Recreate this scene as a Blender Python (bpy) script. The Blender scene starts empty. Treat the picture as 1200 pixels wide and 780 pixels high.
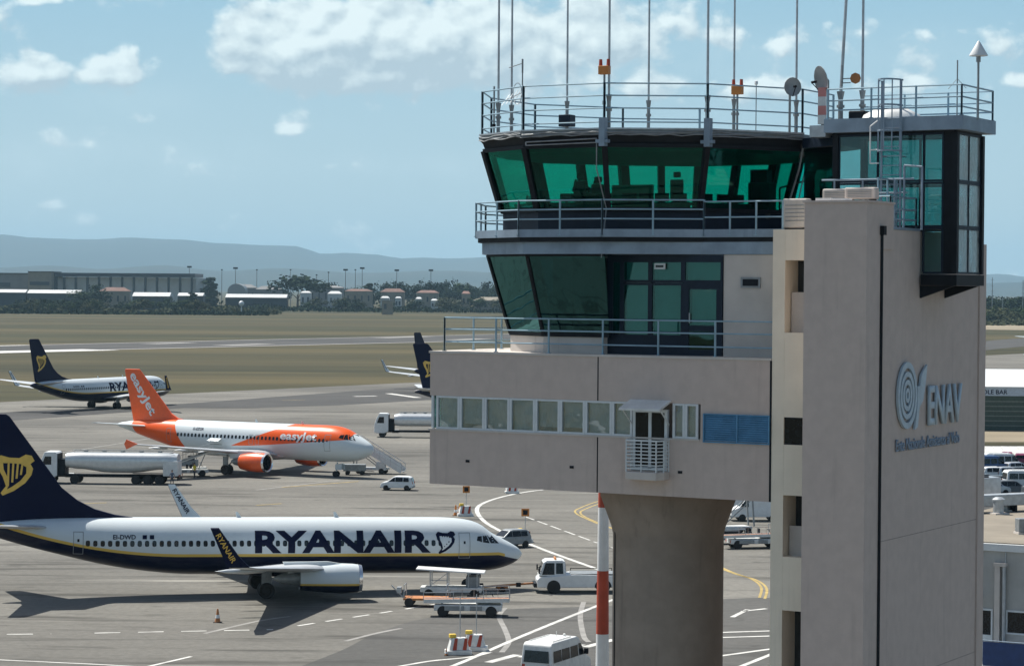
import bpy, bmesh, math, random
from mathutils import Vector, Matrix, Euler
random.seed(11)
R = math.radians
SC = bpy.context.scene
COL = SC.collection
# ------------------------------------------------------------------ camera
EYE = Vector((0, 0, 21.8)); FPX = 2850.0
cam = bpy.data.objects.new('camera', bpy.data.cameras.new('camera')); COL.objects.link(cam)
CM = Matrix.Rotation(R(90 - 1.045), 3, 'X') @ Matrix.Rotation(R(0.4), 3, 'Z')
cam.matrix_world = Matrix.Translation(EYE) @ CM.to_4x4()
cam.data.sensor_width = 36; cam.data.lens = 36 * FPX / 1200
cam.data.clip_start = 0.5; cam.data.clip_end = 90000
SC.camera = cam
SC.view_settings.view_transform = 'Standard'; SC.view_settings.look = 'None'
SC.view_settings.exposure = 0.50; SC.view_settings.gamma = 1; SC.view_settings.use_curve_mapping = False
SC.cycles.max_bounces = 10; SC.cycles.transparent_max_bounces = 16; SC.cycles.volume_bounces = 0
SC.cycles.use_denoising = True; SC.cycles.caustics_reflective = False; SC.cycles.caustics_refractive = False
SUN_TO = Vector((-0.5, 0.45, 1.0)).normalized()      # towards the sun: behind the scene, left
sun = bpy.data.objects.new('sun', bpy.data.lights.new('sun', 'SUN')); COL.objects.link(sun)
sun.data.energy = 5.0; sun.data.angle = R(0.5); sun.data.color = (1.0, 0.955, 0.88)
sun.rotation_euler = SUN_TO.to_track_quat('Z', 'Y').to_euler(); sun.location = (0, 0, 200)

# ------------------------------------------------------------------ node helper
class N:
    def __init__(s, nt, v): s.nt, s.v = nt, v
    def _m(s, op, *a):
        n = s.nt.nodes.new('ShaderNodeMath'); n.operation = op
        for i, x in enumerate((s,) + a):
            x = x.v if isinstance(x, N) else x
            if isinstance(x, (int, float)): n.inputs[i].default_value = x
            else: s.nt.links.new(x, n.inputs[i])
        return N(s.nt, n.outputs[0])
    def __add__(s, o): return s._m('ADD', o)
    def __sub__(s, o): return s._m('SUBTRACT', o)
    def __mul__(s, o): return s._m('MULTIPLY', o)
    def __truediv__(s, o): return s._m('DIVIDE', o)
    def __rmul__(s, o): return s * o
    def __radd__(s, o): return s + o
    def __rsub__(s, o): return s * -1 + o
    def gt(s, o): return s._m('GREATER_THAN', o)
    def lt(s, o): return s._m('LESS_THAN', o)
    def max(s, o): return s._m('MAXIMUM', o)
    def min(s, o): return s._m('MINIMUM', o)
    def abs(s): return s._m('ABSOLUTE')
    def pow(s, o): return s._m('POWER', o)
    def exp(s): return s._m('EXPONENT')
    def step(s, a, b):
        n = s.nt.nodes.new('ShaderNodeMapRange'); n.interpolation_type = 'SMOOTHSTEP'
        n.inputs[1].default_value = a; n.inputs[2].default_value = b
        s.nt.links.new(s.v, n.inputs[0]); return N(s.nt, n.outputs[0])
def coords(nt, kind='Object', scale=None):
    t = nt.nodes.new('ShaderNodeTexCoord'); out = t.outputs[kind]
    if scale:
        m = nt.nodes.new('ShaderNodeMapping'); m.inputs['Scale'].default_value = scale
        nt.links.new(out, m.inputs[0]); out = m.outputs[0]
    return out
def split(nt, vec):
    s = nt.nodes.new('ShaderNodeSeparateXYZ'); nt.links.new(vec, s.inputs[0])
    return [N(nt, o) for o in s.outputs]
def noise(nt, vec, scale, detail=4, rough=0.55, dist=0.0):
    n = nt.nodes.new('ShaderNodeTexNoise'); n.inputs['Scale'].default_value = scale
    n.inputs['Detail'].default_value = detail; n.inputs['Roughness'].default_value = rough
    n.inputs['Distortion'].default_value = dist
    nt.links.new(vec, n.inputs['Vector']); return N(nt, n.outputs[0])
def mix(nt, f, a, b):
    n = nt.nodes.new('ShaderNodeMix'); n.data_type = 'RGBA'
    for i, x in ((0, f), (6, a), (7, b)):
        x = x.v if isinstance(x, N) else x
        if isinstance(x, (int, float)): n.inputs[i].default_value = x
        elif isinstance(x, (tuple, list)): n.inputs[i].default_value = (*x[:3], 1)
        else: nt.links.new(x, n.inputs[i])
    return n.outputs[2]

# ------------------------------------------------------------------ world: physical sky with cumulus
W = bpy.data.worlds.new('World'); SC.world = W; W.use_nodes = True; W.cycles.sampling_method = 'MANUAL'; W.cycles.sample_map_resolution = 512
nt = W.node_tree; bg = nt.nodes['Background']; bg.inputs[1].default_value = 0.095
sky = nt.nodes.new('ShaderNodeTexSky'); sky.sky_type = 'NISHITA'; sky.sun_disc = False
sky.sun_elevation = math.asin(SUN_TO.z); sky.sun_rotation = math.atan2(SUN_TO.x, SUN_TO.y)
sky.air_density = 1.0; sky.dust_density = 2.0; sky.ozone_density = 1.6; sky.altitude = 10
dv = coords(nt, 'Generated'); dx, dy, dz = split(nt, dv)
yy = dy.abs().max(0.12); ca = dx / yy; ce = dz / yy            # tangents of azimuth and elevation
cmb = nt.nodes.new('ShaderNodeCombineXYZ')
nt.links.new(ca.v, cmb.inputs[0]); nt.links.new((ce * 1.35).v, cmb.inputs[1])
def cloud_noise(ox, oy, sc_, det):
    m = nt.nodes.new('ShaderNodeMapping'); m.inputs['Location'].default_value = (ox, oy, 0.37)
    nt.links.new(cmb.outputs[0], m.inputs[0]); return noise(nt, m.outputs[0], sc_, det, 0.56, 0.25)
PUFFS = ((440, 36, 150, 48, .98), (325, 64, 120, 36, .78), (565, 66, 125, 40, .95), (700, 22, 105, 46, .72), (205, 66, 34, 60, -.55), (110, 84, 85, 24, .66), (30, 98, 55, 24, .46), (390, 90, 125, 20, .62),
         (60, 4, 46, 9, .80), (343, 154, 34, 11, .70), (790, 105, 110, 22, .62), (930, 98, 60, 14, .45), (1050, 98, 70, 14, .62), (1185, 50, 60, 18, .46), (1190, 92, 26, 12, .62), (850, 50, 90, 22, .36))
THIN = ((150, 190, 200, 26, .9), (520, 195, 120, 16, 1.0), (20, 205, 110, 34, .6), (150, 120, 90, 20, .6), (860, 75, 110, 34, .8), (690, 60, 130, 50, .7), (640, 205, 60, 14, .6), (1120, 60, 120, 34, .5))
def puffs(tab, de=0.0):
    f = None
    for px, py, sx, sy, w in tab:
        g = ((ca - (px - 600) / FPX) * (FPX / sx)).pow(2) + ((ce - ((338 - py) / FPX - de)) * (FPX / sy)).pow(2)
        g = (g * -1).exp() * w; f = g if f is None else f + g
    return f
def billow(ox, oy, sc_):                                     # rounded cauliflower heads
    m = nt.nodes.new('ShaderNodeMapping'); m.inputs['Location'].default_value = (ox, oy, 0)
    nt.links.new(cmb.outputs[0], m.inputs[0])
    w = nt.nodes.new('ShaderNodeTexNoise'); w.inputs['Scale'].default_value = sc_ * .9; w.inputs['Detail'].default_value = 3; nt.links.new(m.outputs[0], w.inputs['Vector'])
    wv = nt.nodes.new('ShaderNodeVectorMath'); wv.operation = 'MULTIPLY_ADD'; wv.inputs[1].default_value = (.55 / sc_,) * 3; nt.links.new(w.outputs['Color'], wv.inputs[0]); nt.links.new(m.outputs[0], wv.inputs[2])
    v = nt.nodes.new('ShaderNodeTexVoronoi'); v.voronoi_dimensions = '2D'; v.feature = 'F1'; v.inputs['Scale'].default_value = sc_
    nt.links.new(wv.outputs[0], v.inputs['Vector']); return 1.0 - N(nt, v.outputs['Distance']) * 1.15
b1 = billow(0, 0, 33) * .60 + billow(.7, .3, 82) * .40; b2 = billow(-.0028, .0050, 33) * .60 + billow(.6972, .305, 82) * .40
f0, f1 = puffs(PUFFS), puffs(PUFFS, .0055)
n1 = cloud_noise(0, 0, 40, 12); n2 = cloud_noise(-0.0030, 0.0055, 40, 12); nb = cloud_noise(3.1, 1.7, 13, 4); nf = cloud_noise(1.3, 4.7, 120, 6)
d1 = f0 + (n1 - 0.5) * 2.0 + (nb - 0.5) * 0.5 + (b1 - .44) * .75 + (nf - .5) * .25; d2 = f1 + (n2 - 0.5) * 2.5 + (nb - 0.5) * 0.5
mask = d1.step(0.28, 0.66) * .94
lit = ((b1 - b2) * 1.35 + (n1 - n2) * 2.4 + (f0 - f1) * 1.3 + (nf - .5) * 1.0 + 0.41).max(0.0).min(1.0)
ccol = mix(nt, lit, (3.75, 4.7, 5.25), (6.9, 7.8, 7.85))
wisp = puffs(THIN) * (nb * .9 + n1 * 1.3 - .75).max(0.0).min(1.0) * .62
low = ce.step(0.01, 0.16); veil = mix(nt, low, (4.1, 5.55, 6.1), (2.3, 4.25, 5.55))
deep = nt.nodes.new('ShaderNodeVectorMath'); deep.operation = 'SCALE'; deep.inputs['Scale'].default_value = .72; nt.links.new(sky.outputs[0], deep.inputs[0])
base = mix(nt, ce.step(0.35, 0.12) * 0.88, deep.outputs[0], veil)
base = mix(nt, wisp, base, (4.9, 6.2, 6.7))
out = mix(nt, mask, base, ccol)
nt.links.new(out, bg.inputs[0])

# ------------------------------------------------------------------ materials
def mat(name, col, rough=0.6, metal=0.0, var=0.12, scale=3.0, streak=0.0, bump=0.0, spec=0.5, coat=0.0, stretch=None):
    m = bpy.data.materials.new(name); m.use_nodes = True; t = m.node_tree; b = t.nodes['Principled BSDF']
    b.inputs['Roughness'].default_value = rough; b.inputs['Metallic'].default_value = metal
    b.inputs['Specular IOR Level'].default_value = spec; b.inputs['Coat Weight'].default_value = coat
    v = coords(t, 'Object', stretch); n = noise(t, v, scale, 6, 0.6)
    f = n.step(0.3, 0.7)
    c = mix(t, f, tuple(x * (1 - var) for x in col), tuple(min(1, x * (1 + var)) for x in col))
    if streak:
        sv = coords(t, 'Object', (1.6, 1.6, 0.10)); sn = noise(t, sv, 2.2, 5, 0.65)
        c = mix(t, sn.step(0.52, 0.78) * streak, c, tuple(x * 0.55 for x in col))
    t.links.new(c, b.inputs['Base Color'])
    if bump:
        bn = t.nodes.new('ShaderNodeBump'); bn.inputs['Strength'].default_value = bump; bn.inputs['Distance'].default_value = 0.02
        n2 = noise(t, coords(t), scale * 9, 4, 0.6); t.links.new(n2.v, bn.inputs['Height']); t.links.new(bn.outputs[0], b.inputs['Normal'])
    return m
def glass(name, tint, refl=(0.8, 0.9, 0.9), fres=0.35, dirt=0.0, wave=0.06):
    m = bpy.data.materials.new(name); m.use_nodes = True; t = m.node_tree
    t.nodes.remove(t.nodes['Principled BSDF']); o = t.nodes['Material Output']
    tr = t.nodes.new('ShaderNodeBsdfTransparent'); tr.inputs[0].default_value = (*tint, 1)
    gl = t.nodes.new('ShaderNodeBsdfGlossy'); gl.inputs[0].default_value = (*refl, 1); gl.inputs['Roughness'].default_value = 0.015
    lw = t.nodes.new('ShaderNodeFresnel'); lw.inputs['IOR'].default_value = 1.5
    bn = t.nodes.new('ShaderNodeBump'); bn.inputs['Strength'].default_value = wave; bn.inputs['Distance'].default_value = 0.05
    n = noise(t, coords(t), 0.9, 2); t.links.new(n.v, bn.inputs['Height']); t.links.new(bn.outputs[0], gl.inputs['Normal'])
    ms = t.nodes.new('ShaderNodeMixShader')
    t.links.new((N(t, lw.outputs[0]) * fres * 2.0 + 0.02).min(0.9).v, ms.inputs[0])
    t.links.new(tr.outputs[0], ms.inputs[1]); t.links.new(gl.outputs[0], ms.inputs[2]); res = ms.outputs[0]
    if dirt:
        df = t.nodes.new('ShaderNodeBsdfDiffuse'); df.inputs[0].default_value = (0.80, 0.86, 0.85, 1); tl = t.nodes.new('ShaderNodeBsdfTranslucent'); tl.inputs[0].default_value = (.8, .88, .86, 1); ad = t.nodes.new('ShaderNodeMixShader'); ad.inputs[0].default_value = .5; t.links.new(df.outputs[0], ad.inputs[1]); t.links.new(tl.outputs[0], ad.inputs[2])
        m2 = t.nodes.new('ShaderNodeMixShader'); dn = noise(t, coords(t, 'Object', (1, 1, .4)), 2.5, 4)
        t.links.new((dn.step(0.2, 0.9) * dirt).v, m2.inputs[0]); t.links.new(res, m2.inputs[1]); t.links.new(ad.outputs[0], m2.inputs[2]); res = m2.outputs[0]
    t.links.new(res, o.inputs[0]); return m
M = dict(
    plaster=mat('plaster', (.545, .455, .402), .9, 0, .045, 2.6, .30, .35),
    beige=mat('beige_plaster', (.80, .72, .585), .9, 0, .05, .8, .3, .25),
    offwall=mat('pale_plaster', (.54, .50, .46), .9, 0, .08, .9, .35, .2),
    concrete=mat('concrete', (.275, .232, .194), .92, 0, .14, .7, .5, .4),
    dark=mat('dark_metal', (.010, .013, .017), .6, 0, .2, spec=.2),
    black=mat('black_rubber', (.018, .018, .02), .8, 0, .2),
    navyframe=mat('blue_black_frame', (.010, .020, .036), .5, 0, .15, spec=.25),
    bluegrey=mat('blue_grey_paint', (.23, .30, .37), .55, .1, .16, 1.2, .35),
    rail=mat('railing_paint', (.25, .38, .46), .45, .2, .12, 2.0, .15),
    galv=mat('galvanised_steel', (.42, .45, .47), .45, .5, .15),
    white=mat('white_paint', (.68, .70, .70), .4, 0, .05),
    dirtywhite=mat('weathered_white', (.66, .67, .65), .5, 0, .10, 2.0, .25),
    frame=mat('window_frame', (.62, .66, .67), .5, 0, .06),
    louver=mat('blue_louver', (.085, .24, .40), .5, .1, .14, 2.5, .2),
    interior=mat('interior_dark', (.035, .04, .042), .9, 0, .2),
    ceiling=mat('interior_ceiling', (.11, .13, .13), .9, 0, .15),
    blind=mat('roller_blind', (.68, .78, .84), .9, 0, .10, 1.2),
    orange=mat('signal_orange', (.55, .20, .04), .5, 0, .1),
    yellow=mat('signal_yellow', (.72, .50, .06), .5, 0, .08),
    red=mat('signal_red', (.40, .055, .022), .55, 0, .14, 1.5, .2),
    skin=mat('skin', (.45, .26, .18), .6), shirt=mat('shirt', (.10, .13, .19), .9), trousers=mat('trousers', (.03, .035, .05), .9),
    vest=mat('hi_vis_vest', (.75, .62, .05), .8), hair=mat('hair', (.02, .015, .012), .7),
    tyre=mat('tyre', (.022, .022, .022), .85), rim=mat('rim', (.45, .46, .47), .35, .6),
    glassdark=mat('vehicle_glass', (.008, .011, .014), .08, 0, .1, spec=.4),
    steelgrey=mat('steel_grey', (.25, .27, .28), .5, .3, .15), tanklight=mat('tank_metal', (.60, .63, .64), .28, .25, .06),
    navy=mat('navy_paint', (.0018, .0045, .028), .5, 0, .08, 1.0, spec=.12), gold=mat('gold_paint', (.72, .47, .085), .4, 0, .06),
    ezorange=mat('orange_paint', (.80, .105, .012), .32, 0, .05, coat=.4), fuswhite=mat('aircraft_white', (.60, .66, .68), .26, 0, .03, .6, coat=.3),
    alu=mat('wing_grey', (.52, .55, .57), .38, .2, .08, .6), brightmetal=mat('polished_metal', (.75, .76, .77), .2, .9, .04),
    maroon=mat('maroon_paint', (.16, .02, .06), .4), bluevan=mat('blue_paint', (.04, .10, .24), .4), greycar=mat('grey_car_paint', (.10, .11, .12), .3),
    silver=mat('silver_car_paint', (.48, .50, .52), .3, .4), roofgravel=mat('roof_screed', (.215, .190, .15), .95, 0, .14, .35),
    greenslat=mat('dark_green_panel', (.045, .075, .065), .6, 0, .2), tile=mat('roof_tile', (.17, .095, .075), .85, 0, .2, .3),
    cream=mat('cream_wall', (.27, .24, .19), .9, 0, .12, .2), hallwall=mat('hall_wall', (.78, .78, .76), .9, 0, .08, .1), farwall=mat('grey_wall', (.22, .225, .225), .9, 0, .10, .1), farwhite=mat('white_roof', (.50, .52, .52), .6, 0, .08, .1),
    fardark=mat('dark_cladding', (.05, .06, .07), .7), bark=mat('bark', (.09, .065, .045), .95),
    letter=mat('steel_lettering', (.42, .51, .57), .5, 0, .10), lettermid=mat('pale_lettering', (.22, .28, .36), .6, 0, .1), letterdark=mat('slate_lettering', (.085, .115, .17), .6, 0, .1),
    jointline=mat('joint_line', (.33, .28, .25), .95), palered=mat('faded_red', (.55, .22, .20), .6), orangebrown=mat('rusty_orange', (.42, .17, .06), .7, 0, .2),
    gcab=glass('green_glass', (.075, .75, .66), (.35, .75, .70), .16),
    gbox=glass('grey_green_glass', (.40, .67, .66), (.8, .9, .9), .4, .10),
    gmilk=glass('dusty_glass', (.70, .80, .80), (.9, .95, .95), .6, .95),
    gdark=glass('dark_green_glass', (.06, .34, .35), (.26, .64, .66), 1.1, 0, .5),
    gpale2=glass('lobby_glass', (.42, .66, .62), (.45, .75, .7), .6),
    gpale=glass('office_glass', (.95, .98, .98), (.85, .97, 1.0), 2.0, .25, .25),
)
def leaf_mat(name, a, b):
    m = mat(name, a, .95, 0, .25, .5, spec=.05); t = m.node_tree; bs = t.nodes['Principled BSDF']
    oi = t.nodes.new('ShaderNodeObjectInfo'); n = noise(t, coords(t), .8, 3)
    c = mix(t, n.step(.35, .65), a, b)
    c2 = mix(t, N(t, oi.outputs['Random']) * .5, c, tuple(x * .6 for x in a)); t.links.new(c2, bs.inputs['Base Color']); return m
M['leaf'] = leaf_mat('leaves', (.028, .048, .020), (.056, .078, .034))
M['leafdark'] = leaf_mat('dark_leaves', (.014, .027, .015), (.030, .046, .023))
M['scrub'] = leaf_mat('scrub_leaves', (.050, .062, .032), (.092, .096, .056))

# ------------------------------------------------------------------ mesh builder
class MB:
    def __init__(s): s.v, s.f, s.m = [], [], []
    def add(s, vs, fs, mi=0):
        o = len(s.v); s.v += [tuple(x) for x in vs]
        for f in fs: s.f.append(tuple(i + o for i in f)); s.m.append(mi)
        return s
    def box(s, x0, x1, y0, y1, z0, z1, mi=0, mx=None):
        vs = [(x, y, z) for z in (z0, z1) for y in (y0, y1) for x in (x0, x1)]
        if mx is not None: vs = [mx @ Vector(v) for v in vs]
        return s.add(vs, [(0, 2, 3, 1), (4, 5, 7, 6), (0, 1, 5, 4), (2, 6, 7, 3), (0, 4, 6, 2), (1, 3, 7, 5)], mi)
    def beam(s, p, q, w, h=None, mi=0, up=(0, 0, 1)):
        p, q = Vector(p), Vector(q); d = (q - p); L = d.length; d = d.normalized(); up = Vector(up)
        if abs(d.dot(up)) > .99: up = Vector((0, 1, 0)) if abs(d.y) < .9 else Vector((1, 0, 0))
        a = d.cross(up).normalized(); b = a.cross(d); h = h or w
        mx = Matrix((( d.x, a.x, b.x, p.x), (d.y, a.y, b.y, p.y), (d.z, a.z, b.z, p.z), (0, 0, 0, 1)))
        return s.box(0, L, -w / 2, w / 2, -h / 2, h / 2, mi, mx)
    def tube(s, p, q, r, r2=None, n=8, mi=0, caps=True):
        p, q = Vector(p), Vector(q); d = (q - p).normalized(); r2 = r if r2 is None else r2
        u = Vector((0, 0, 1)) if abs(d.z) < .9 else Vector((1, 0, 0)); a = d.cross(u).normalized(); b = a.cross(d)
        vs = []
        for c, rr in ((p, r), (q, r2)):
            vs += [c + (a * math.cos(t) + b * math.sin(t)) * rr for t in [2 * math.pi * i / n for i in range(n)]]
        fs = [(i, (i + 1) % n, n + (i + 1) % n, n + i) for i in range(n)]
        if caps: fs += [tuple(range(n))[::-1], tuple(range(n, 2 * n))]
        return s.add(vs, fs, mi)
    def path(s, pts, r, n=6, mi=0):
        for a, b in zip(pts, pts[1:]): s.tube(a, b, r, r, n, mi)
        return s
    def prism(s, poly, z0, z1, mi=0, poly2=None):
        n = len(poly); poly2 = poly2 or poly
        vs = [(x, y, z0) for x, y in poly] + [(x, y, z1) for x, y in poly2]
        return s.add(vs, [tuple(range(n))[::-1], tuple(range(n, 2 * n))] + [(i, (i + 1) % n, n + (i + 1) % n, n + i) for i in range(n)], mi)
    def slab(s, poly, y0, y1, mi=0, half=None):               # (x,z) outline given a thickness along y
        n = len(poly); h = half or (lambda x, z: 1.0); c = (y0 + y1) / 2
        vs = [(x, c + (y0 - c) * h(x, z), z) for x, z in poly] + [(x, c + (y1 - c) * h(x, z), z) for x, z in poly]
        return s.add(vs, [tuple(range(n)), tuple(range(n, 2 * n))[::-1]] + [((i + 1) % n, i, n + i, n + (i + 1) % n) for i in range(n)], mi)
    def loft(s, rings, mi=0, caps=True, mis=None):
        n = len(rings[0]); vs = [p for r in rings for p in r]; fs = []; o = len(s.v)
        for k in range(len(rings) - 1):
            for i in range(n): fs.append((k * n + i, k * n + (i + 1) % n, (k + 1) * n + (i + 1) % n, (k + 1) * n + i))
        if caps: fs += [tuple(range(n))[::-1], tuple(range((len(rings) - 1) * n, len(rings) * n))]
        return s.add(vs, fs, mi)
    def lathe(s, prof, c=(0, 0, 0), axis='z', n=20, mi=0, caps=True):
        c = Vector(c); rings = []
        for r, h in prof:
            ring = []
            for i in range(n):
                t = 2 * math.pi * i / n; a, b = r * math.cos(t), r * math.sin(t)
                ring.append(c + (Vector((a, b, h)) if axis == 'z' else Vector((h, a, b)) if axis == 'x' else Vector((b, h, a))))
            rings.append(ring)
        return s.loft(rings, mi, caps)
    def build(s, name, mats, parent=None, loc=None, smooth=None, bevel=0, flip=True):
        me = bpy.data.meshes.new(name); me.from_pydata(s.v, [], s.f)
        mats = mats if isinstance(mats, (list, tuple)) else [mats]
        for m in mats: me.materials.append(M[m] if isinstance(m, str) else m)
        me.polygons.foreach_set('material_index', s.m)
        bm = bmesh.new(); bm.from_mesh(me); bmesh.ops.recalc_face_normals(bm, faces=bm.faces); bm.to_mesh(me); bm.free()
        o = bpy.data.objects.new(name, me); COL.objects.link(o)
        if parent: o.parent = parent
        if loc: o.location = loc
        if smooth is not None:
            me.shade_smooth()
            try: me.set_sharp_from_angle(angle=R(smooth))
            except Exception: pass
        if bevel:
            b = o.modifiers.new('edge', 'BEVEL'); b.width = bevel; b.segments = 2; b.limit_method = 'ANGLE'; b.angle_limit = R(40)
        return o
def tag(o, label=None, cat=None, group=None, kind=None):
    if label: o['label'] = label
    if cat: o['category'] = cat
    if group: o['group'] = group
    if kind: o['kind'] = kind
    return o
def thing(name, label, cat, loc=(0, 0, 0), rz=0.0, group=None):
    o = bpy.data.objects.new(name, None); COL.objects.link(o); o.location = loc; o.rotation_euler = (0, 0, rz); o.empty_display_size = .5
    return tag(o, label, cat, group)
def copy_thing(src, loc, rz=0.0, label=None, group=None, scale=None, name=None):
    r = src.copy(); COL.objects.link(r); r.location = loc; r.rotation_euler = (0, 0, rz)
    if scale: r.scale = (scale,) * 3 if isinstance(scale, (int, float)) else scale
    if label: r['label'] = label
    if group: r['group'] = group
    for ch in list(src.children):
        c = ch.copy(); COL.objects.link(c); c.parent = r
        for g in list(ch.children):
            d = g.copy(); COL.objects.link(d); d.parent = c
    return r
def text_mb(s, size, bold=0.0, sx=1.0, align='LEFT'):
    cu = bpy.data.curves.new('lettering', 'FONT'); cu.body = s; cu.size = size; cu.offset = bold * size; cu.resolution_u = 3; cu.align_x = align
    o = bpy.data.objects.new('lettering', cu); COL.objects.link(o)
    dg = bpy.context.evaluated_depsgraph_get(); me = o.evaluated_get(dg).to_mesh()
    bm = bmesh.new(); bm.from_mesh(me); o.evaluated_get(dg).to_mesh_clear()
    bpy.data.objects.remove(o); bpy.data.curves.remove(cu)
    for v in bm.verts: v.co.x *= sx
    return bm
def bm_object(bm, name, m, parent, fn=None, cuts=0, thick=0.0):
    zs = [v.co.y for v in bm.verts]
    if cuts and zs:
        lo, hi = min(zs), max(zs)
        for k in range(1, cuts):
            geo = bm.verts[:] + bm.edges[:] + bm.faces[:]
            bmesh.ops.bisect_plane(bm, geom=geo, plane_co=(0, lo + (hi - lo) * k / cuts, 0), plane_no=(0, 1, 0))
    if fn:
        for v in bm.verts: v.co = Vector(fn(v.co.x, v.co.y))
    if thick:
        ret = bmesh.ops.extrude_face_region(bm, geom=bm.faces[:])
        for v in ret['geom']:
            if isinstance(v, bmesh.types.BMVert): v.co += Vector(thick)
        bmesh.ops.recalc_face_normals(bm, faces=bm.faces)
    me = bpy.data.meshes.new(name); bm.to_mesh(me); bm.free(); me.materials.append(M[m])
    o = bpy.data.objects.new(name, me); COL.objects.link(o); o.parent = parent; return o
def poly_bm(poly):
    bm = bmesh.new(); vs = [bm.verts.new((x, y, 0)) for x, y in poly]; bm.faces.new(vs); bmesh.ops.triangulate(bm, faces=bm.faces[:]); return bm
# ------------------------------------------------------------------ from a point of the photograph to a point of the place
def ray(px, py): return CM @ Vector(((px - 600) / FPX, -(py - 390) / FPX, -1))
def G(px, py, z=0.0):
    d = ray(px, py); return EYE + d * ((z - EYE.z) / d.z)
def AT(px, py, Y):
    d = ray(px, py); return EYE + d * (Y / d.y)
TA = Vector((7.625, 71.25, 0)); TU = Vector((math.cos(R(30)), -.5, 0)); TV = Vector((.5, math.cos(R(30)), 0))
def tower_local(p): q = p - TA; return Vector((q.dot(TU), q.dot(TV), p.z))
def LV(px, py, v):
    d = ray(px, py); return tower_local(EYE + d * ((v - (EYE - TA).dot(TV)) / d.dot(TV)))
def LU(px, py, u):
    d = ray(px, py); return tower_local(EYE + d * ((u - (EYE - TA).dot(TU)) / d.dot(TU)))
# ------------------------------------------------------------------ setting: ground, apron, runway, markings, hills, air
def ground_mat(name, a, b, c, sc1, stretch, joints=0.0, rough=.95, fine=.10, streak=0.0, mid=0.0):
    m = bpy.data.materials.new(name); m.use_nodes = True; t = m.node_tree; bs = t.nodes['Principled BSDF']
    bs.inputs['Roughness'].default_value = rough; bs.inputs['Specular IOR Level'].default_value = .25
    v = coords(t, 'Object', stretch); n = noise(t, v, sc1, 6, .62); k = noise(t, v, sc1 * .27, 3, .5)
    col = mix(t, n.step(.32, .68), a, b); col = mix(t, k.step(.45, .68) * .8, col, c)
    f = noise(t, coords(t), 1.7, 6, .7); col = mix(t, f.step(.35, .65) * fine, col, tuple(x * .45 for x in a))
    if mid:
        q = noise(t, coords(t, 'Object', (.004, .05, 1)), 1.0, 6, .65); col = mix(t, q.step(.5, .7) * mid, col, tuple(x * .5 for x in a))
        q = noise(t, coords(t, 'Object', (.0011, .010, 1)), 1.0, 5, .6); col = mix(t, q.step(.48, .66) * .55, col, tuple(x * .60 for x in c)); col = mix(t, q.step(.48, .33) * .50, col, tuple(x * y for x, y in zip(b, (1.35, 1.28, 1.25))))
        q = noise(t, coords(t, 'Object', (.006, .03, 1)), 1.7, 5, .6); col = mix(t, q.step(.55, .72) * mid * .7, col, tuple(x * 1.25 for x in b))
    if streak:
        sv = coords(t, 'Object', (.045, .33, 1)); s = noise(t, sv, 1.0, 7, .68, .5)
        col = mix(t, s.step(.50, .66) * streak, col, tuple(x * .42 for x in a))
        s2 = noise(t, coords(t, 'Object', (.02, .30, 1)), 1.3, 6, .6, .3)
        col = mix(t, s2.step(.60, .74) * streak, col, tuple(min(1, x * 1.5) for x in b))
        sp = noise(t, coords(t), .22, 3, .5); col = mix(t, sp.step(.66, .74) * .5, col, tuple(x * .40 for x in a))
    if joints:
        x, y, z = split(t, coords(t)); g = None
        for w, p in ((x * .94 + y * .34, 7.5), (y * .94 - x * .34, 7.5)):
            d = ((w / p)._m('FRACT') - .5).abs().gt(.5 - .07 / p); g = d if g is None else g.max(d)
            tone = None
        col = mix(t, g * joints, col, tuple(x * .4 for x in a))
    t.links.new(col, bs.inputs['Base Color'])
    bn = t.nodes.new('ShaderNodeBump'); bn.inputs['Strength'].default_value = .3; bn.inputs['Distance'].default_value = .03
    t.links.new(f.v, bn.inputs['Height']); t.links.new(bn.outputs[0], bs.inputs['Normal']); return m
M['field'] = ground_mat('dry_grass', (.042, .038, .014), (.080, .067, .029), (.028, .035, .012), .0135, (.16, 1, 1), fine=.25, mid=.9)
M['apron'] = ground_mat('apron_concrete', (.132, .128, .114), (.208, .201, .178), (.098, .096, .088), .045, (.35, 1, 1), .08, fine=.30, streak=.8)
M['asphalt'] = ground_mat('worn_asphalt', (.062, .062, .061), (.085, .084, .081), (.052, .053, .053), .06, (.5, 1, 1), fine=.2, streak=.35)
M['tarmac'] = ground_mat('service_tarmac', (.088, .088, .083), (.122, .120, .112), (.076, .076, .073), .06, (.4, 1, 1), fine=.25, streak=.55)
M['paint'] = mat('road_paint', (.52, .52, .49), .8, 0, .22, .8); M['paintworn'] = mat('worn_paint', (.24, .235, .22), .85, 0, .2, .8)
M['yellowpaint'] = mat('yellow_road_paint', (.38, .28, .09), .8, 0, .2, .8)
M['tan'] = ground_mat('pale_earth', (.25, .21, .15), (.30, .26, .185), (.20, .17, .12), .08, (.4, 1, 1))
M['hill'] = ground_mat('hill_scrub', (.024, .036, .034), (.038, .046, .040), (.018, .028, .028), .0016, (1, 1, 1), fine=.05)

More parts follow.
